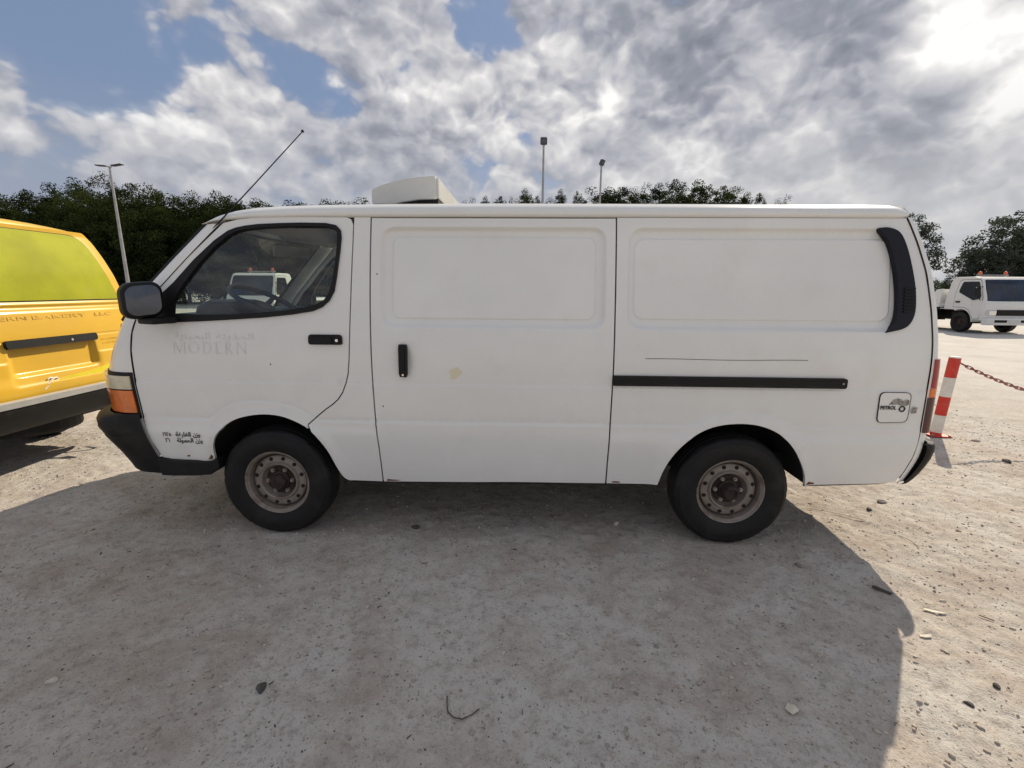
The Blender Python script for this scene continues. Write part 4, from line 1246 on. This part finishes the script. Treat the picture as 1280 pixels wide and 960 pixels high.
def debris_field(name, k, m, seed, area=((-4.4, 5.2), (-1.6, 3.2))):
    # flat shards and stalk bits strewn flat on the sand
    r_ = np.random.default_rng(seed)
    x = r_.uniform(*area[0], k); y = r_.uniform(*area[1], k); z = ground_z(x, y) + .0015
    L = .005 * 4 ** (r_.random(k) ** 2.6); Wd = L * r_.uniform(.12, .5, k); a = r_.random(k) * 2 * PI; H = .0012 + .12 * L * r_.random(k)
    base = np.array([(-.5, -.5, 0), (.5, -.35, 0), (.45, .5, 0), (-.4, .4, 0), (-.45, -.4, 1), (.42, -.3, 1), (.4, .42, 1), (-.35, .35, 1)])
    V = (base[None] + r_.normal(0, .2, (k, 8, 3)) * np.array([1, 1, .3])) * np.stack([L, Wd, H], -1)[:, None]
    V[..., 2] += V[..., 0] * r_.uniform(-.18, .18, (k, 1))
    X = V[..., 0] * np.cos(a)[:, None] - V[..., 1] * np.sin(a)[:, None]; Y = V[..., 0] * np.sin(a)[:, None] + V[..., 1] * np.cos(a)[:, None]
    V = np.stack([X + x[:, None], Y + y[:, None], V[..., 2] + z[:, None]], -1)
    q = np.array([(3, 2, 1, 0), (4, 5, 6, 7), (0, 1, 5, 4), (1, 2, 6, 5), (2, 3, 7, 6), (3, 0, 4, 7)])
    F = q[None] + (np.arange(k) * 8)[:, None, None]
    return tag(mesh_np(name, V.reshape(-1, 3), F.reshape(-1, 4), m, smooth=False), 'small dry debris strewn over the sand', kind='stuff')


debris_field('dark_debris', 1500, M['twig'], 21)
debris_field('straw_debris', 260, M['scrap'], 22)


def rock(name, x, y, r, m, label, cat='stone', flat=.6, seed=0, group=None):
    r_ = np.random.default_rng(seed)
    bmk = bmesh.new(); bmesh.ops.create_icosphere(bmk, subdivisions=2, radius=r)
    for v in bmk.verts:
        k = 1 + .22 * math.sin(v.co.x / r * 2.3 + seed) * math.cos(v.co.y / r * 2.9 - seed) + r_.uniform(-.07, .07)
        v.co = Vector((v.co.x * 1.25 * k, v.co.y * .85 * k, v.co.z * flat * k))
    me = bpy.data.meshes.new(name); bmk.to_mesh(me); bmk.free(); me.materials.append(m)
    o = link(bpy.data.objects.new(name, me)); o.location = (x, y, float(ground_z(np.array([x]), np.array([y]))[0]) + r * flat * .45); o.rotation_euler = (0, 0, seed * 1.7)
    return tag(o, label, cat, group)


rock('stone', -.40, .20, .026, M['stone'], 'rounded grey stone on the shaded sand below the sliding door', seed=1)
rock('stone', -.52, .12, .020, M['darkstone'], 'dark stone just left of the rounded grey stone below the sliding door', seed=2)
rock('stone', -.80, -1.05, .020, M['darkstone'], 'flat dark stone on the shaded foreground, below the front wheel', flat=.35, seed=3)
rock('stone', .71, .22, .017, M['scrap'], 'small pale stone in the van shade left of the rear wheel', seed=4)
rock('stone', 1.61, -.17, .018, M['stone'], 'grey stone inside the shadow just below the rear wheel', seed=5)
rock('stone', -1.58, -1.05, .015, M['scrap'], 'small pale stone near the bottom left of the yard', seed=6)
rock('stone', 2.14, -.42, .011, M['scrap'], 'tiny whitish stone in the sun right of the shadow corner', seed=7)
rock('stone', 1.89, -.93, .013, M['darkstone'], 'dark lump in the sun right of the shadow, higher of the pair', seed=8)
rock('stone', 1.73, -1.00, .012, M['darkstone'], 'dark lump in the sun right of the shadow, lower of the pair', seed=9)
rock('stone', 4.25, 1.42, .030, M['darkstone'], 'dark clod on the sunlit sand right of the striped post', seed=10)
rock('stone', 2.62, .62, .024, M['stone'], 'brown clod in the sun right below the rear bumper', seed=11)
rock('stone', 2.45, .50, .016, M['darkstone'], 'small dark stone in the sun below the rear bumper', seed=12)
rock('stone', 4.55, 2.02, .035, M['stone'], 'flat broken clod lying beside the foot of the striped post', flat=.3, seed=13)


def flake(name, x, y, P_, m, label, cat, rz=0.0, h=.004):
    z = float(ground_z(np.array([x]), np.array([y]))[0]) + .004
    bmk = bmesh.new(); a = [bmk.verts.new((q[0], q[1], h + .003 * math.sin(k * 2.1))) for k, q in enumerate(P_)]; b_ = [bmk.verts.new((q[0] * .94, q[1] * .94, 0)) for q in P_]
    bmk.faces.new(a); bmk.faces.new(b_[::-1])
    for i in range(len(P_)): bmk.faces.new((a[i], b_[i], b_[(i + 1) % len(P_)], a[(i + 1) % len(P_)]))
    bmesh.ops.recalc_face_normals(bmk, faces=bmk.faces)
    me = bpy.data.meshes.new(name); bmk.to_mesh(me); bmk.free(); me.materials.append(m)
    o = link(bpy.data.objects.new(name, me)); o.location = (x, y, z); o.rotation_euler = (0, 0, rz)
    return tag(o, label, cat)


flake('paper_scrap', 1.855, -.665, [(-.03, -.006), (-.012, -.014), (.02, -.010), (.030, .003), (.010, .010), (-.02, .008)], M['scrap'], 'cream paper scrap lying in the sun right of the shadow corner', 'litter', .1)
flake('paper_scrap', 1.075, -1.06, [(-.024, -.012), (.01, -.02), (.026, .0), (.012, .018), (-.018, .014)], M['scrap'], 'whitish scrap lying inside the shadow at lower right', 'litter', .7)
flake('dry_leaf', 2.03, -.50, [(-.045, -.006), (-.01, -.018), (.035, -.008), (.05, .004), (.01, .014), (-.03, .01)], M['scrap'], 'pale dry leaf in the sun beside the shadow corner', 'litter', -.35)
flake('wood_chip', 1.905, -.355, [(-.042, -.008), (.036, -.012), (.042, .005), (-.036, .009)], M['darkstone'], 'grey wood splinter lying on the shadow edge at right', 'wood', -.75, .008)
for nm, pts, lab in (('twig', [(-.125, -1.05), (-.122, -1.075), (-.112, -1.112), (-.09, -1.13), (-.06, -1.135), (-.03, -1.12), (-.005, -1.10)], 'thin bent dark twig on the shaded foreground'),
                     ('twig', [(2.06, .50), (2.20, .42), (2.30, .33)], 'long straw stalk in the sun behind the rear wheel'),
                     ('twig', [(2.21, -.52), (2.225, -.545), (2.24, -.56)], 'short dark twig in the sun at right'),
                     ('twig', [(2.38, .16), (2.41, .10), (2.40, .04)], 'pale stalk in the sun right of the shadow')):
    P_ = [(x, y, float(ground_z(np.array([x]), np.array([y]))[0]) + .006) for x, y in pts]
    tag(B().tube(P_, .0022, 5).build(nm, M['twig'] if 'dark' in lab else M['scrap'], smooth=True), lab, 'twig')


# ------------------------------------------------------------------ striped posts and chain
def make_post(x, y, label, rz=0.0):
    root = empty('striped_post', (x, y, 0), rz, label, 'post', 'red and white posts carrying the chain')
    B().box((0, 0, .008), (.20, .17, .010), None, .003, 1).build('base_plate', M['bred'], root)
    b_ = B()
    for sx in (-1, 1):
        for sy in (-1, 1): b_.cyl((sx * .082, sy * .068, .012), (sx * .082, sy * .068, .028), .012, seg=6)
    b_.build('anchor_bolt', M['nut'], root)['kind'] = 'stuff'
    zs_ = [.013, .035, .215, .405, .600, .795]
    for k in range(5):
        r_ = .047
        mm = M['bred'] if k in (0, 2, 4) else M['bwhite']
        B().lathe([(r_, zs_[k] + .0004), (r_, zs_[k + 1] - .0004)], axis='z', seg=32).build('red_band' if k in (0, 2, 4) else 'white_band', mm, root, smooth=True)
    B().lathe([(.047, .7946), (.046, .803), (.040, .808), (.001, .809)], axis='z', seg=32).build('post_cap', M['bwhite'], root, smooth=True, angle=30)
    B().tube([(.040 + .024 * math.cos(a), .028 * 0, .745 + .028 * math.sin(a)) for a in np.linspace(0, 2 * PI, 14, endpoint=False)], .005, 6, True).build('chain_ring', M['chain'], root)
    return root


make_post(4.305, 2.187, 'red and white striped post leaning just behind the rear bumper').rotation_euler = (0, R(3.0), 0)
p2 = (6.75, 1.20)
make_post(*p2, 'red and white striped post at the outer end of the chain', R(-20))
# chain hung between them, link by link
A0 = Vector((4.42, 2.18, .735)); A1 = Vector((p2[0] - .07, p2[1], .735))
Lh = (A1 - A0).length; sag = .34; NLINK = 64
ch = empty('post_chain', tuple(A0), 0, 'rusty red chain sagging from the striped post towards the right', 'chain')
lm = B().tube([(.026 * math.cos(a) + (.010 if math.cos(a) > 0 else -.010), .0135 * math.sin(a), 0) for a in np.linspace(0, 2 * PI, 12, endpoint=False)], .0040, 5, True)
link0 = lm.build('chain_link', M['chain'], ch, smooth=True)


def cat_pt(s_): return Vector(((A1 - A0) * s_)) + Vector((0, 0, -4 * sag * s_ * (1 - s_)))


for k in range(NLINK):
    o = link0 if k == 0 else link0.copy()
    if k: col.objects.link(o); o.parent = ch
    a, b_ = cat_pt(k / NLINK), cat_pt((k + 1) / NLINK)
    q = (b_ - a).to_track_quat('X', 'Z')
    from mathutils import Quaternion
    o.rotation_mode = 'QUATERNION'; o.rotation_quaternion = q @ Quaternion((1, 0, 0), R(90 * (k % 2) + 20))
    o.location = (a + b_) / 2


# ------------------------------------------------------------------ recovery trucks
def make_truck(name, loc, label):
    root = empty(name, loc, 0, label, 'tow truck', 'white recovery trucks in the yard')
    # cab: side profile (y back from the front, z), cut by the wheel arch
    arch = [(.92 + .46 * math.cos(a), .36 + .46 * math.sin(a)) for a in np.linspace(PI * .985, PI * .33, 12)]
    prof = [(.02, .46), (.0, .60), (.0, 1.02), (.03, 1.10), (.10, 1.18), (.33, 1.76), (.40, 1.88), (.52, 1.95), (.70, 1.97), (1.38, 1.97), (1.50, 1.93), (1.56, 1.80), (1.62, 1.15), (1.62, .80), (1.20, .80)] + arch[::-1] + [(.44, .46)]
    Pc = [(y, z) for y, z in prof]
    b_ = B().prism([(q[0], q[1]) for q in Pc], -.90, .90, axis='x')
    for v in b_.bm.verts:                       # tumblehome and rounded front corners
        if v.co.z > 1.1: v.co.x *= 1 - .085 * (v.co.z - 1.1) / .87
    b_.build('cab', M['white2'], root, bevel=.05)
    sw_ = 1 - .085

    def xs_(z): return .90 * (1 - .085 * max(0, z - 1.1) / .87)
    # windscreen on the sloping front
    ws = [(-.80, 1.145), (.80, 1.145), (.80, 1.25), (.745, 1.80), (.70, 1.84), (-.70, 1.84), (-.745, 1.80), (-.80, 1.25)]

    def front(x, z):
        y = np.interp(z, [1.02, 1.10, 1.18, 1.76, 1.88, 1.95], [0, .03, .10, .33, .40, .52]); return np.stack([np.asarray(x, float), y + .03 * np.abs(x) ** 3, np.asarray(z, float)], -1)
    panel('windscreen_seal', [(x * 1.03, 1.49 + (z - 1.49) * 1.05) for x, z in ws], front, M['seal'], root, spacing=.15, edge=.06, off=.014, lip=.03)
    panel('windscreen', ws, front, M['bluegl'], root, spacing=.15, edge=.06, off=.02, lip=.01)
    wi = B().tube([(-.30, .07, 1.155), (.30, .16, 1.26)], .010, 5).tube([(.10, .07, 1.155), (.66, .14, 1.22)], .010, 5); wi.build('wiper', M['seal'], root)
    for s_ in (-1, 1):
        dr = empty('door'); dr.parent = root
        win = [(.30, 1.20), (.52, 1.15), (1.12, 1.42), (1.14, 1.50), (1.08, 1.76), (1.04, 1.80), (.50, 1.80), (.45, 1.77), (.27, 1.30)]
        b_ = B()

        def flat(Pq, x, th, nm, mm, par):
            bb = B().prism([(q[0], q[1]) for q in Pq], s_ * x, s_ * (x + th), axis='x')
            for v in bb.bm.verts:
                if v.co.z > 1.1: v.co.x -= s_ * .90 * .085 * (v.co.z - 1.1) / .87
            return bb.build(nm, mm, par)
        flat([(.19, .52), (.40, .50), (.47, .60), (.60, .80), (.80, .90), (1.24, .90), (1.26, 1.45), (1.19, 1.82), (1.12, 1.86), (.46, 1.86), (.40, 1.80), (.19, 1.24)], .885, .022, 'door_skin', M['white2'], dr)
        flat([(.175, .505), (.41, .485), (.48, .59), (.61, .785), (.80, .885), (1.255, .885), (1.275, 1.45), (1.205, 1.83), (1.13, 1.875), (.455, 1.875), (.39, 1.81), (.175, 1.24)], .88, .022, 'door_seal', M['seal'], dr)
        flat(win, .905, .010, 'door_window', M['darkgl'], dr)
        flat(rrect(1.00, 1.05, 1.17, 1.11, .02, 3), .905, .02, 'door_handle', M['seal'], dr)
        # mirror on an arm ahead of the door
        wm = empty('wing_mirror'); wm.parent = root
        B().tube([(s_ * .86, .30, 1.62), (s_ * 1.06, .20, 1.60), (s_ * 1.06, .20, 1.30), (s_ * .90, .26, 1.16)], .013, 6).build('mirror_arm', M['seal'], wm)
        B().box((s_ * 1.08, .22, 1.46), (.16, .05, .26), None, .02, 2).build('mirror_housing', M['seal'], wm)
        # headlight and indicator set in the front corner
        hl = empty('headlight'); hl.parent = root
        B().box((s_ * .70, .005, .735), (.36, .06, .20), None, .025, 2).build('headlight_surround', M['grey'], hl)
        B().box((s_ * .66, -.022, .730), (.24, .03, .15), None, .012, 2).build('headlight_lens', M['chrome'], hl)
        B().box((s_ * .845, .02, .745), (.09, .07, .17), None, .02, 2).build('turn_indicator', M['clear'], hl)
    B().box((0, -.012, .735), (1.06, .05, .20), None, .015, 2).build('grille', M['black'], root)
    b_ = B()
    for k in range(3): b_.box((0, -.042, .67 + k * .06), (.98, .012, .018))
    b_.build('grille_slat', M['seal'], root)['kind'] = 'stuff'
    B().box((0, -.04, .435), (1.84, .20, .24), None, .035, 3).build('bumper', M['white2'], root)
    B().box((-.44, -.142, .45), (.42, .012, .09), None, .005, 1).build('fog_lamp_recess', M['seal'], root); B().box((.44, -.142, .45), (.42, .012, .09), None, .005, 1).build('fog_lamp_recess', M['seal'], root)
    B().box((0, -.146, .445), (.36, .010, .12)).build('number_plate', M['plate'], root)
    # light bar with two beacons
    br = empty('roof_light_bar'); br.parent = root
    B().box((0, .95, 2.035), (1.10, .07, .035), None, .01, 1).box((-.45, .95, 1.995), (.04, .06, .07)).box((.45, .95, 1.995), (.04, .06, .07)).build('bar', M['pole'], br)
    for s_ in (-1, 1):
        B().lathe([(.050, 2.052), (.052, 2.075), (.052, 2.12), (.044, 2.15), (.024, 2.168), (.001, 2.172)], (s_ * .44, .95, 0), 'z', 16).build('beacon', M['beacon'], br, smooth=True)
    # chassis, flat bed and its headboard
    B().box((0, 3.35, .66), (.80, 4.3, .20)).box((-.55, 2.6, .55), (.5, .9, .36)).box((.55, 2.6, .55), (.5, .9, .36)).build('chassis', M['black'], root)
    B().box((0, 3.75, .92), (2.06, 4.1, .12), None, .02, 1).build('flat_bed', M['white2'], root)
    for s_ in (-1, 1): B().box((s_ * 1.0, 3.75, .82), (.05, 4.1, .12)).build('bed_rail', M['black'], root)
    hb_ = B().prism([(1.74, .98), (2.30, .98), (1.98, 1.52), (1.74, 1.55)], -.98, -.90, axis='x').prism([(1.74, .98), (2.30, .98), (1.98, 1.52), (1.74, 1.55)], .90, .98, axis='x')
    hb_.box((0, 1.78, 1.26), (1.80, .05, .55)); hb_.build('headboard', M['white2'], root)
    for s_ in (-1, 1):
        B().box((s_ * .93, 2.62, .56), (.04, 1.30, .34)).build('side_skirt', M['black'], root)
        em = B().tube([(s_ * .956, 2.18 + .10 * math.cos(a), .60 + .085 * math.sin(a)) for a in np.linspace(0, 2 * PI, 18, endpoint=False)], .02, 5, True)
        em.build('emblem_ring', M['orange'], root)
        for k in range(3):
            B().box((s_ * .955, 2.42 + k * .13, .61), (.012, .035, .12)).box((s_ * .9545, 2.45 + k * .13, .655), (.012, .07, .03)).build('emblem_letter', M['orange'], root)
        B().box((s_ * .95, 2.62, .38), (.03, 1.2, .05)).build('skirt_rail', M['silver'], root)
        for (yy, dual) in ((.92, 0), (4.35, 1)):
            w = empty('wheel'); w.parent = root
            x0 = s_ * .90
            pr_ = [(.20, .03), (.23, .0), (.32, .0), (.352, .03), (.358, .08), (.358, .16), (.352, .20), (.30, .22), (.20, .22)]
            bb = B()
            for A_ in (pr_,):
                bb.lathe([(r, h) for r, h in A_], seg=32)
            for v in bb.bm.verts: v.co = Vector((x0 - s_ * v.co.y, yy + v.co.x, .356 + v.co.z))
            bb.build('tyre', M['tyre'], w, smooth=True, angle=35)
            bb = B().lathe([(.20, .03), (.19, .05), (.17, .09), (.08, .07), (.07, .04), (.001, .035)], seg=24)
            for v in bb.bm.verts: v.co = Vector((x0 - s_ * v.co.y, yy + v.co.x, .356 + v.co.z))
            bb.build('rim', M['rust'], w, smooth=True, angle=35)
    B().box((0, .95, .55), (1.5, .9, .3)).box((0, .92, .36), (1.3, .1, .1)).build('engine_bay', M['dark'], root)
    return root


make_truck('tow_truck', (16.85, 14.15, 0), 'white flatbed recovery truck with two orange beacons at the right edge')
make_truck('tow_truck', (-10.2, 14.6, 0), 'white recovery truck seen through the side window of the white van')


def make_car(loc, rz, label):
    root = empty('parked_car', loc, rz, label, 'car')
    prof = [(-2.1, .35), (-2.15, .62), (-2.0, .80), (-1.2, .92), (-.6, 1.38), (-.2, 1.45), (.9, 1.44), (1.5, 1.10), (2.0, .98), (2.1, .60), (2.05, .35)]
    b_ = B().prism(prof, -.84, .84)
    for v in b_.bm.verts:
        if v.co.z > .9: v.co.y *= 1 - .22 * (v.co.z - .9) / .55
    b_.build('body', M['white2'], root, bevel=.06)
    for s_ in (-1, 1):
        bb = B().prism([(-1.0, .96), (-.52, 1.34), (-.15, 1.39), (.85, 1.38), (1.25, 1.10), (1.2, .98)], s_ * .832, s_ * .846)
        for v in bb.bm.verts: v.co.y *= 1 - .22 * (v.co.z - .9) / .55
        bb.build('side_window', M['darkgl'], root)
        for xw in (-1.35, 1.3):
            B().cyl((xw, s_ * .66, .32), (xw, s_ * .86, .32), .32, seg=24).build('wheel', M['tyre'], root, bevel=.03)
    B().box((-.93, 0, 1.16), (.68, 1.24, .012), Matrix.Rotation(R(-37.5), 3, 'Y')).build('windscreen', M['darkgl'], root)
    return root


make_car((24.9, 24.5, 0), R(75), 'white car far off, half hidden beside the recovery truck bed')


# ------------------------------------------------------------------ light poles
def make_pole(x, y, h, label, kind, rz):
    root = empty('light_pole', (x, y, 0), rz, label, 'light pole', 'light poles round the yard')
    B().cyl((0, 0, 0), (0, 0, h), .10, .05, 12).build('pole', M['pole'], root, smooth=True)
    B().box((0, 0, .02), (.4, .4, .04)).build('base_plate', M['pole'], root)
    if kind == 'double':
        for s_ in (-1, 1):
            B().tube([(0, 0, h - .12), (s_ * .10, 0, h - .02), (s_ * .18, 0, h + .02)], .03, 8).build('arm', M['pole'], root)
            B().box((s_ * .48, 0, h + .045), (.62, .22, .055), Matrix.Rotation(R(-5 * s_), 3, 'Y'), .02, 2).build('lamp_head', M['lamp'], root)
    else:
        w_ = .36 if kind == 'big' else .24
        B().box((0, -.08, h + .02), (w_, .30, .34), Matrix.Rotation(R(28 if kind == 'big' else 12), 3, 'X') @ Matrix.Rotation(R(0 if kind == 'big' else 18), 3, 'Y'), .05, 2).build('lamp_head', M['lamp'], root)
        B().box((0, -.235, h - .02), (w_ * .75, .02, .20), Matrix.Rotation(R(28), 3, 'X'), .004, 1).build('lamp_glass', M['mirror'], root)
        B().box((0, 0, h - .16), (.14, .14, .10), None, .02, 1).build('bracket', M['pole'], root)
    return root


make_pole(-21.26, 22, 7.42, 'tall pale light pole with two lamp arms before the dark trees at left', 'double', R(-8))
make_pole(.88, 24, 9.08, 'light pole with a large box lamp above the middle of the van roof', 'big', 0)
make_pole(4.55, 28, 9.02, 'thinner light pole with a small lamp, right of the one over the van roof', 'small', R(20))


# ------------------------------------------------------------------ trees
def crown_mesh(name, seed, rx, ry, z0, z1, nclump, nleaf, rc, ls, m, top_bias=1.0, ragged=.25):
    r_ = np.random.default_rng(seed)
    k = nclump
    th = r_.random(k) * 2 * PI; u = r_.uniform(-1, 1, k); rad = r_.random(k) ** .42
    s_ = np.sqrt(1 - u * u)
    wob = 1 + ragged * np.sin(th * 3 + seed) * np.cos(u * 4 + seed * .7) + r_.normal(0, ragged * .35, k)
    cx = rx * rad * s_ * np.cos(th) * wob; cy = ry * rad * s_ * np.sin(th) * wob
    cz = (z0 + z1) / 2 + (z1 - z0) / 2 * rad * u * (1 + .5 * (wob - 1))
    C_ = np.stack([cx, cy, cz], -1)
    rcs = rc * r_.uniform(.6, 1.35, k)
    D_ = r_.normal(size=(k, nleaf, 3)); D_ /= np.linalg.norm(D_, axis=-1, keepdims=True)
    D_ *= r_.random((k, nleaf, 1)) ** .4; D_[..., 2] *= .72
    Pc = (C_[:, None] + D_ * rcs[:, None, None]).reshape(-1, 3)
    n_ = len(Pc)
    a = r_.normal(size=(n_, 3)); a /= np.linalg.norm(a, axis=1, keepdims=True)
    b_ = np.cross(a, r_.normal(size=(n_, 3))); b_ /= np.linalg.norm(b_, axis=1, keepdims=True)
    L = ls * r_.uniform(.6, 1.5, (n_, 1)); Wd = L * r_.uniform(.35, .6, (n_, 1))
    V = np.stack([Pc - a * L / 2, Pc + b_ * Wd / 2, Pc + a * L / 2, Pc - b_ * Wd / 2], 1).reshape(-1, 3)
    F = np.arange(n_ * 4).reshape(-1, 4)
    return V, F, C_


def tree_kind(seed, H, rx, nclump, nleaf, rc, ls, m, base=.08, ragged=.25, lean=.3):
    V, F, C_ = crown_mesh('crown', seed, rx, rx, H * base, H, nclump, nleaf, rc, ls, m, ragged=ragged)
    r_ = np.random.default_rng(seed + 99)
    tb = B()
    pts = [(0, 0, 0), (.1 * lean, .05, H * .2), (-.15 * lean, .1, H * .45), (.1 * lean, 0, H * .75)]
    tb.tube(pts, [.05 * H ** .7 * .6, .04 * H ** .7 * .6, .03 * H ** .7 * .6, .006 * H], 8)
    for j in r_.choice(len(C_), 9, replace=False):
        c_ = C_[j]; zb = min(max(c_[2] * .6, H * .15), H * .65)
        tb.tube([(0, 0, zb), (c_[0] * .45, c_[1] * .45, zb + (c_[2] - zb) * .45), tuple(c_)], [.07, .045, .015], 5)
    root = empty('tree')
    tr_ = tb.build('trunk', M['bark'], root, smooth=True)
    cr_ = mesh_np('crown', V, F, m, root, smooth=False)
    return root


def place(root, loc, rz, s_, name, label, group, first):
    o = root if first else copy_tree(root)
    o.name = name; o.location = loc; o.rotation_euler = (0, 0, rz); o.scale = s_
    return tag(o, label, 'tree', group)


kinds = [tree_kind(20 + i, 9.0, 3.1, 260, 190, .68, .14, M['leaf'], -.02, .15) for i in range(4)]
used = [False] * 4
tr = random.Random(3)
tops = [(-48, 9.3), (-45.4, 9.2), (-41, 9.44), (-37.85, 9.57), (-35, 9.9), (-32.9, 9.8), (-30.5, 9.2), (-28.45, 9.3), (-24.3, 9.1), (-20.6, 8.7), (-15.4, 8.6)]


def top_at(x): return float(np.interp(x, [q[0] for q in tops], [q[1] for q in tops]))


lab_f = 'dark bushy evergreen at the cut-off left end of the wood'
lab_b = 'dark bushy evergreen in the wood at left, behind the front row of crowns'
nf = 0
ORD = 'first second third fourth fifth sixth seventh eighth ninth tenth eleventh twelfth thirteenth fourteenth fifteenth sixteenth seventeenth eighteenth nineteenth twentieth twenty-first twenty-second twenty-third twenty-fourth'.split()
for row, (y0, dxs) in enumerate(((36.5, 3.1), (41.5, 3.3))):
    x = -56.0
    while x < (-12.5 if row == 0 else -14):
        k = tr.randrange(4); h = top_at(x * 38 / y0) * y0 / 38 * tr.uniform(.86, 1.02) if row == 0 else top_at(x * 38 / y0) * y0 / 38 * tr.uniform(.93, 1.06)
        w_ = tr.uniform(.85, 1.15)
        place(kinds[k], (x, y0 + tr.uniform(-1, 1), 0), tr.random() * 6.28, (w_, w_, h / 9.15), 'evergreen_tree', (ORD[nf] + ' front-row evergreen from the left in the dark wood') if row == 0 and x > -46 else (lab_b if row else lab_f), 'evergreens in the wood at left', not used[k])
        used[k] = True
        nf += 1 if row == 0 and x > -46 else 0
        x += dxs * tr.uniform(.8, 1.2)
# row of smaller crowns whose tops show over the van roof
kinds2 = [tree_kind(40 + i, 12.0, 2.0, 230, 100, .52, .15, M['leaf'], .25, .13) for i in range(3)]
used2 = [False] * 3
for i, (x, h) in enumerate([(-6.9, 11.6), (-5.1, 11.6), (-3.4, 12.0), (-1.9, 12.15), (-.3, 12.2), (1.0, 12.0), (2.2, 11.7), (3.9, 12.6), (6.0, 12.6), (8.3, 12.7), (9.8, 12.4), (11.4, 12.9), (12.9, 13.0), (14.9, 13.0), (16.6, 13.1), (18.2, 12.9), (20.2, 13.3), (22.0, 12.6), (23.5, 13.0), (25.2, 12.1), (27.6, 12.4), (29.2, 11.8)]):
    k = i % 3; w_ = tr.uniform(.7, 1.0) * (1.25 if 7 < x < 24 else .75)
    place(kinds2[k], (x, 55 + tr.uniform(-2, 2), 0), tr.random() * 6.28, (w_, w_, h / 11.75), 'distant_tree', ORD[i] + ' dark tree top from the left over the van roof', 'tree tops over the van roof', not used2[k])
    used2[k] = True
# the looser trees at the right
k3 = tree_kind(61, 6.4, 2.0, 210, 80, .36, .13, M['leaf2'], .16, .30)
place(k3, (25.2, 30.3, 0), .4, (.98, .98, 1.0), 'broad_tree', 'grey-green tree standing close behind the tail of the white van', 'loose trees at the right', True)
for (x, y, s_, sz, lab) in ((29.0, 26.6, 1.25, .95, 'tallest grey-green tree at the right edge behind the recovery truck'), (26.95, 26.3, .60, .68, 'medium grey-green tree above the cab of the recovery truck'), (25.85, 26.6, .42, .40, 'lowest grey-green tree left of the recovery truck cab'), (31.5, 27.5, 1.2, .9, 'grey-green tree at the far right edge of the trees')):
    place(k3, (x, y, 0), x, (s_, s_, sz), 'broad_tree', lab, 'loose trees at the right', False)
# far low scrub
kb = tree_kind(71, 2.6, 2.2, 80, 40, .5, .16, M['leaf3'], .02, .3)
for i in range(5):
    x = 49.5 + i * 2.2
    place(kb, (x, 58 + tr.uniform(-2, 2), 0), tr.random() * 6, (1.0, 1.0, tr.uniform(.85, 1.25)), 'shrub', 'olive shrub in the low scrub beyond the recovery truck', 'low scrub beyond the yard', i == 0)['category'] = 'shrub'
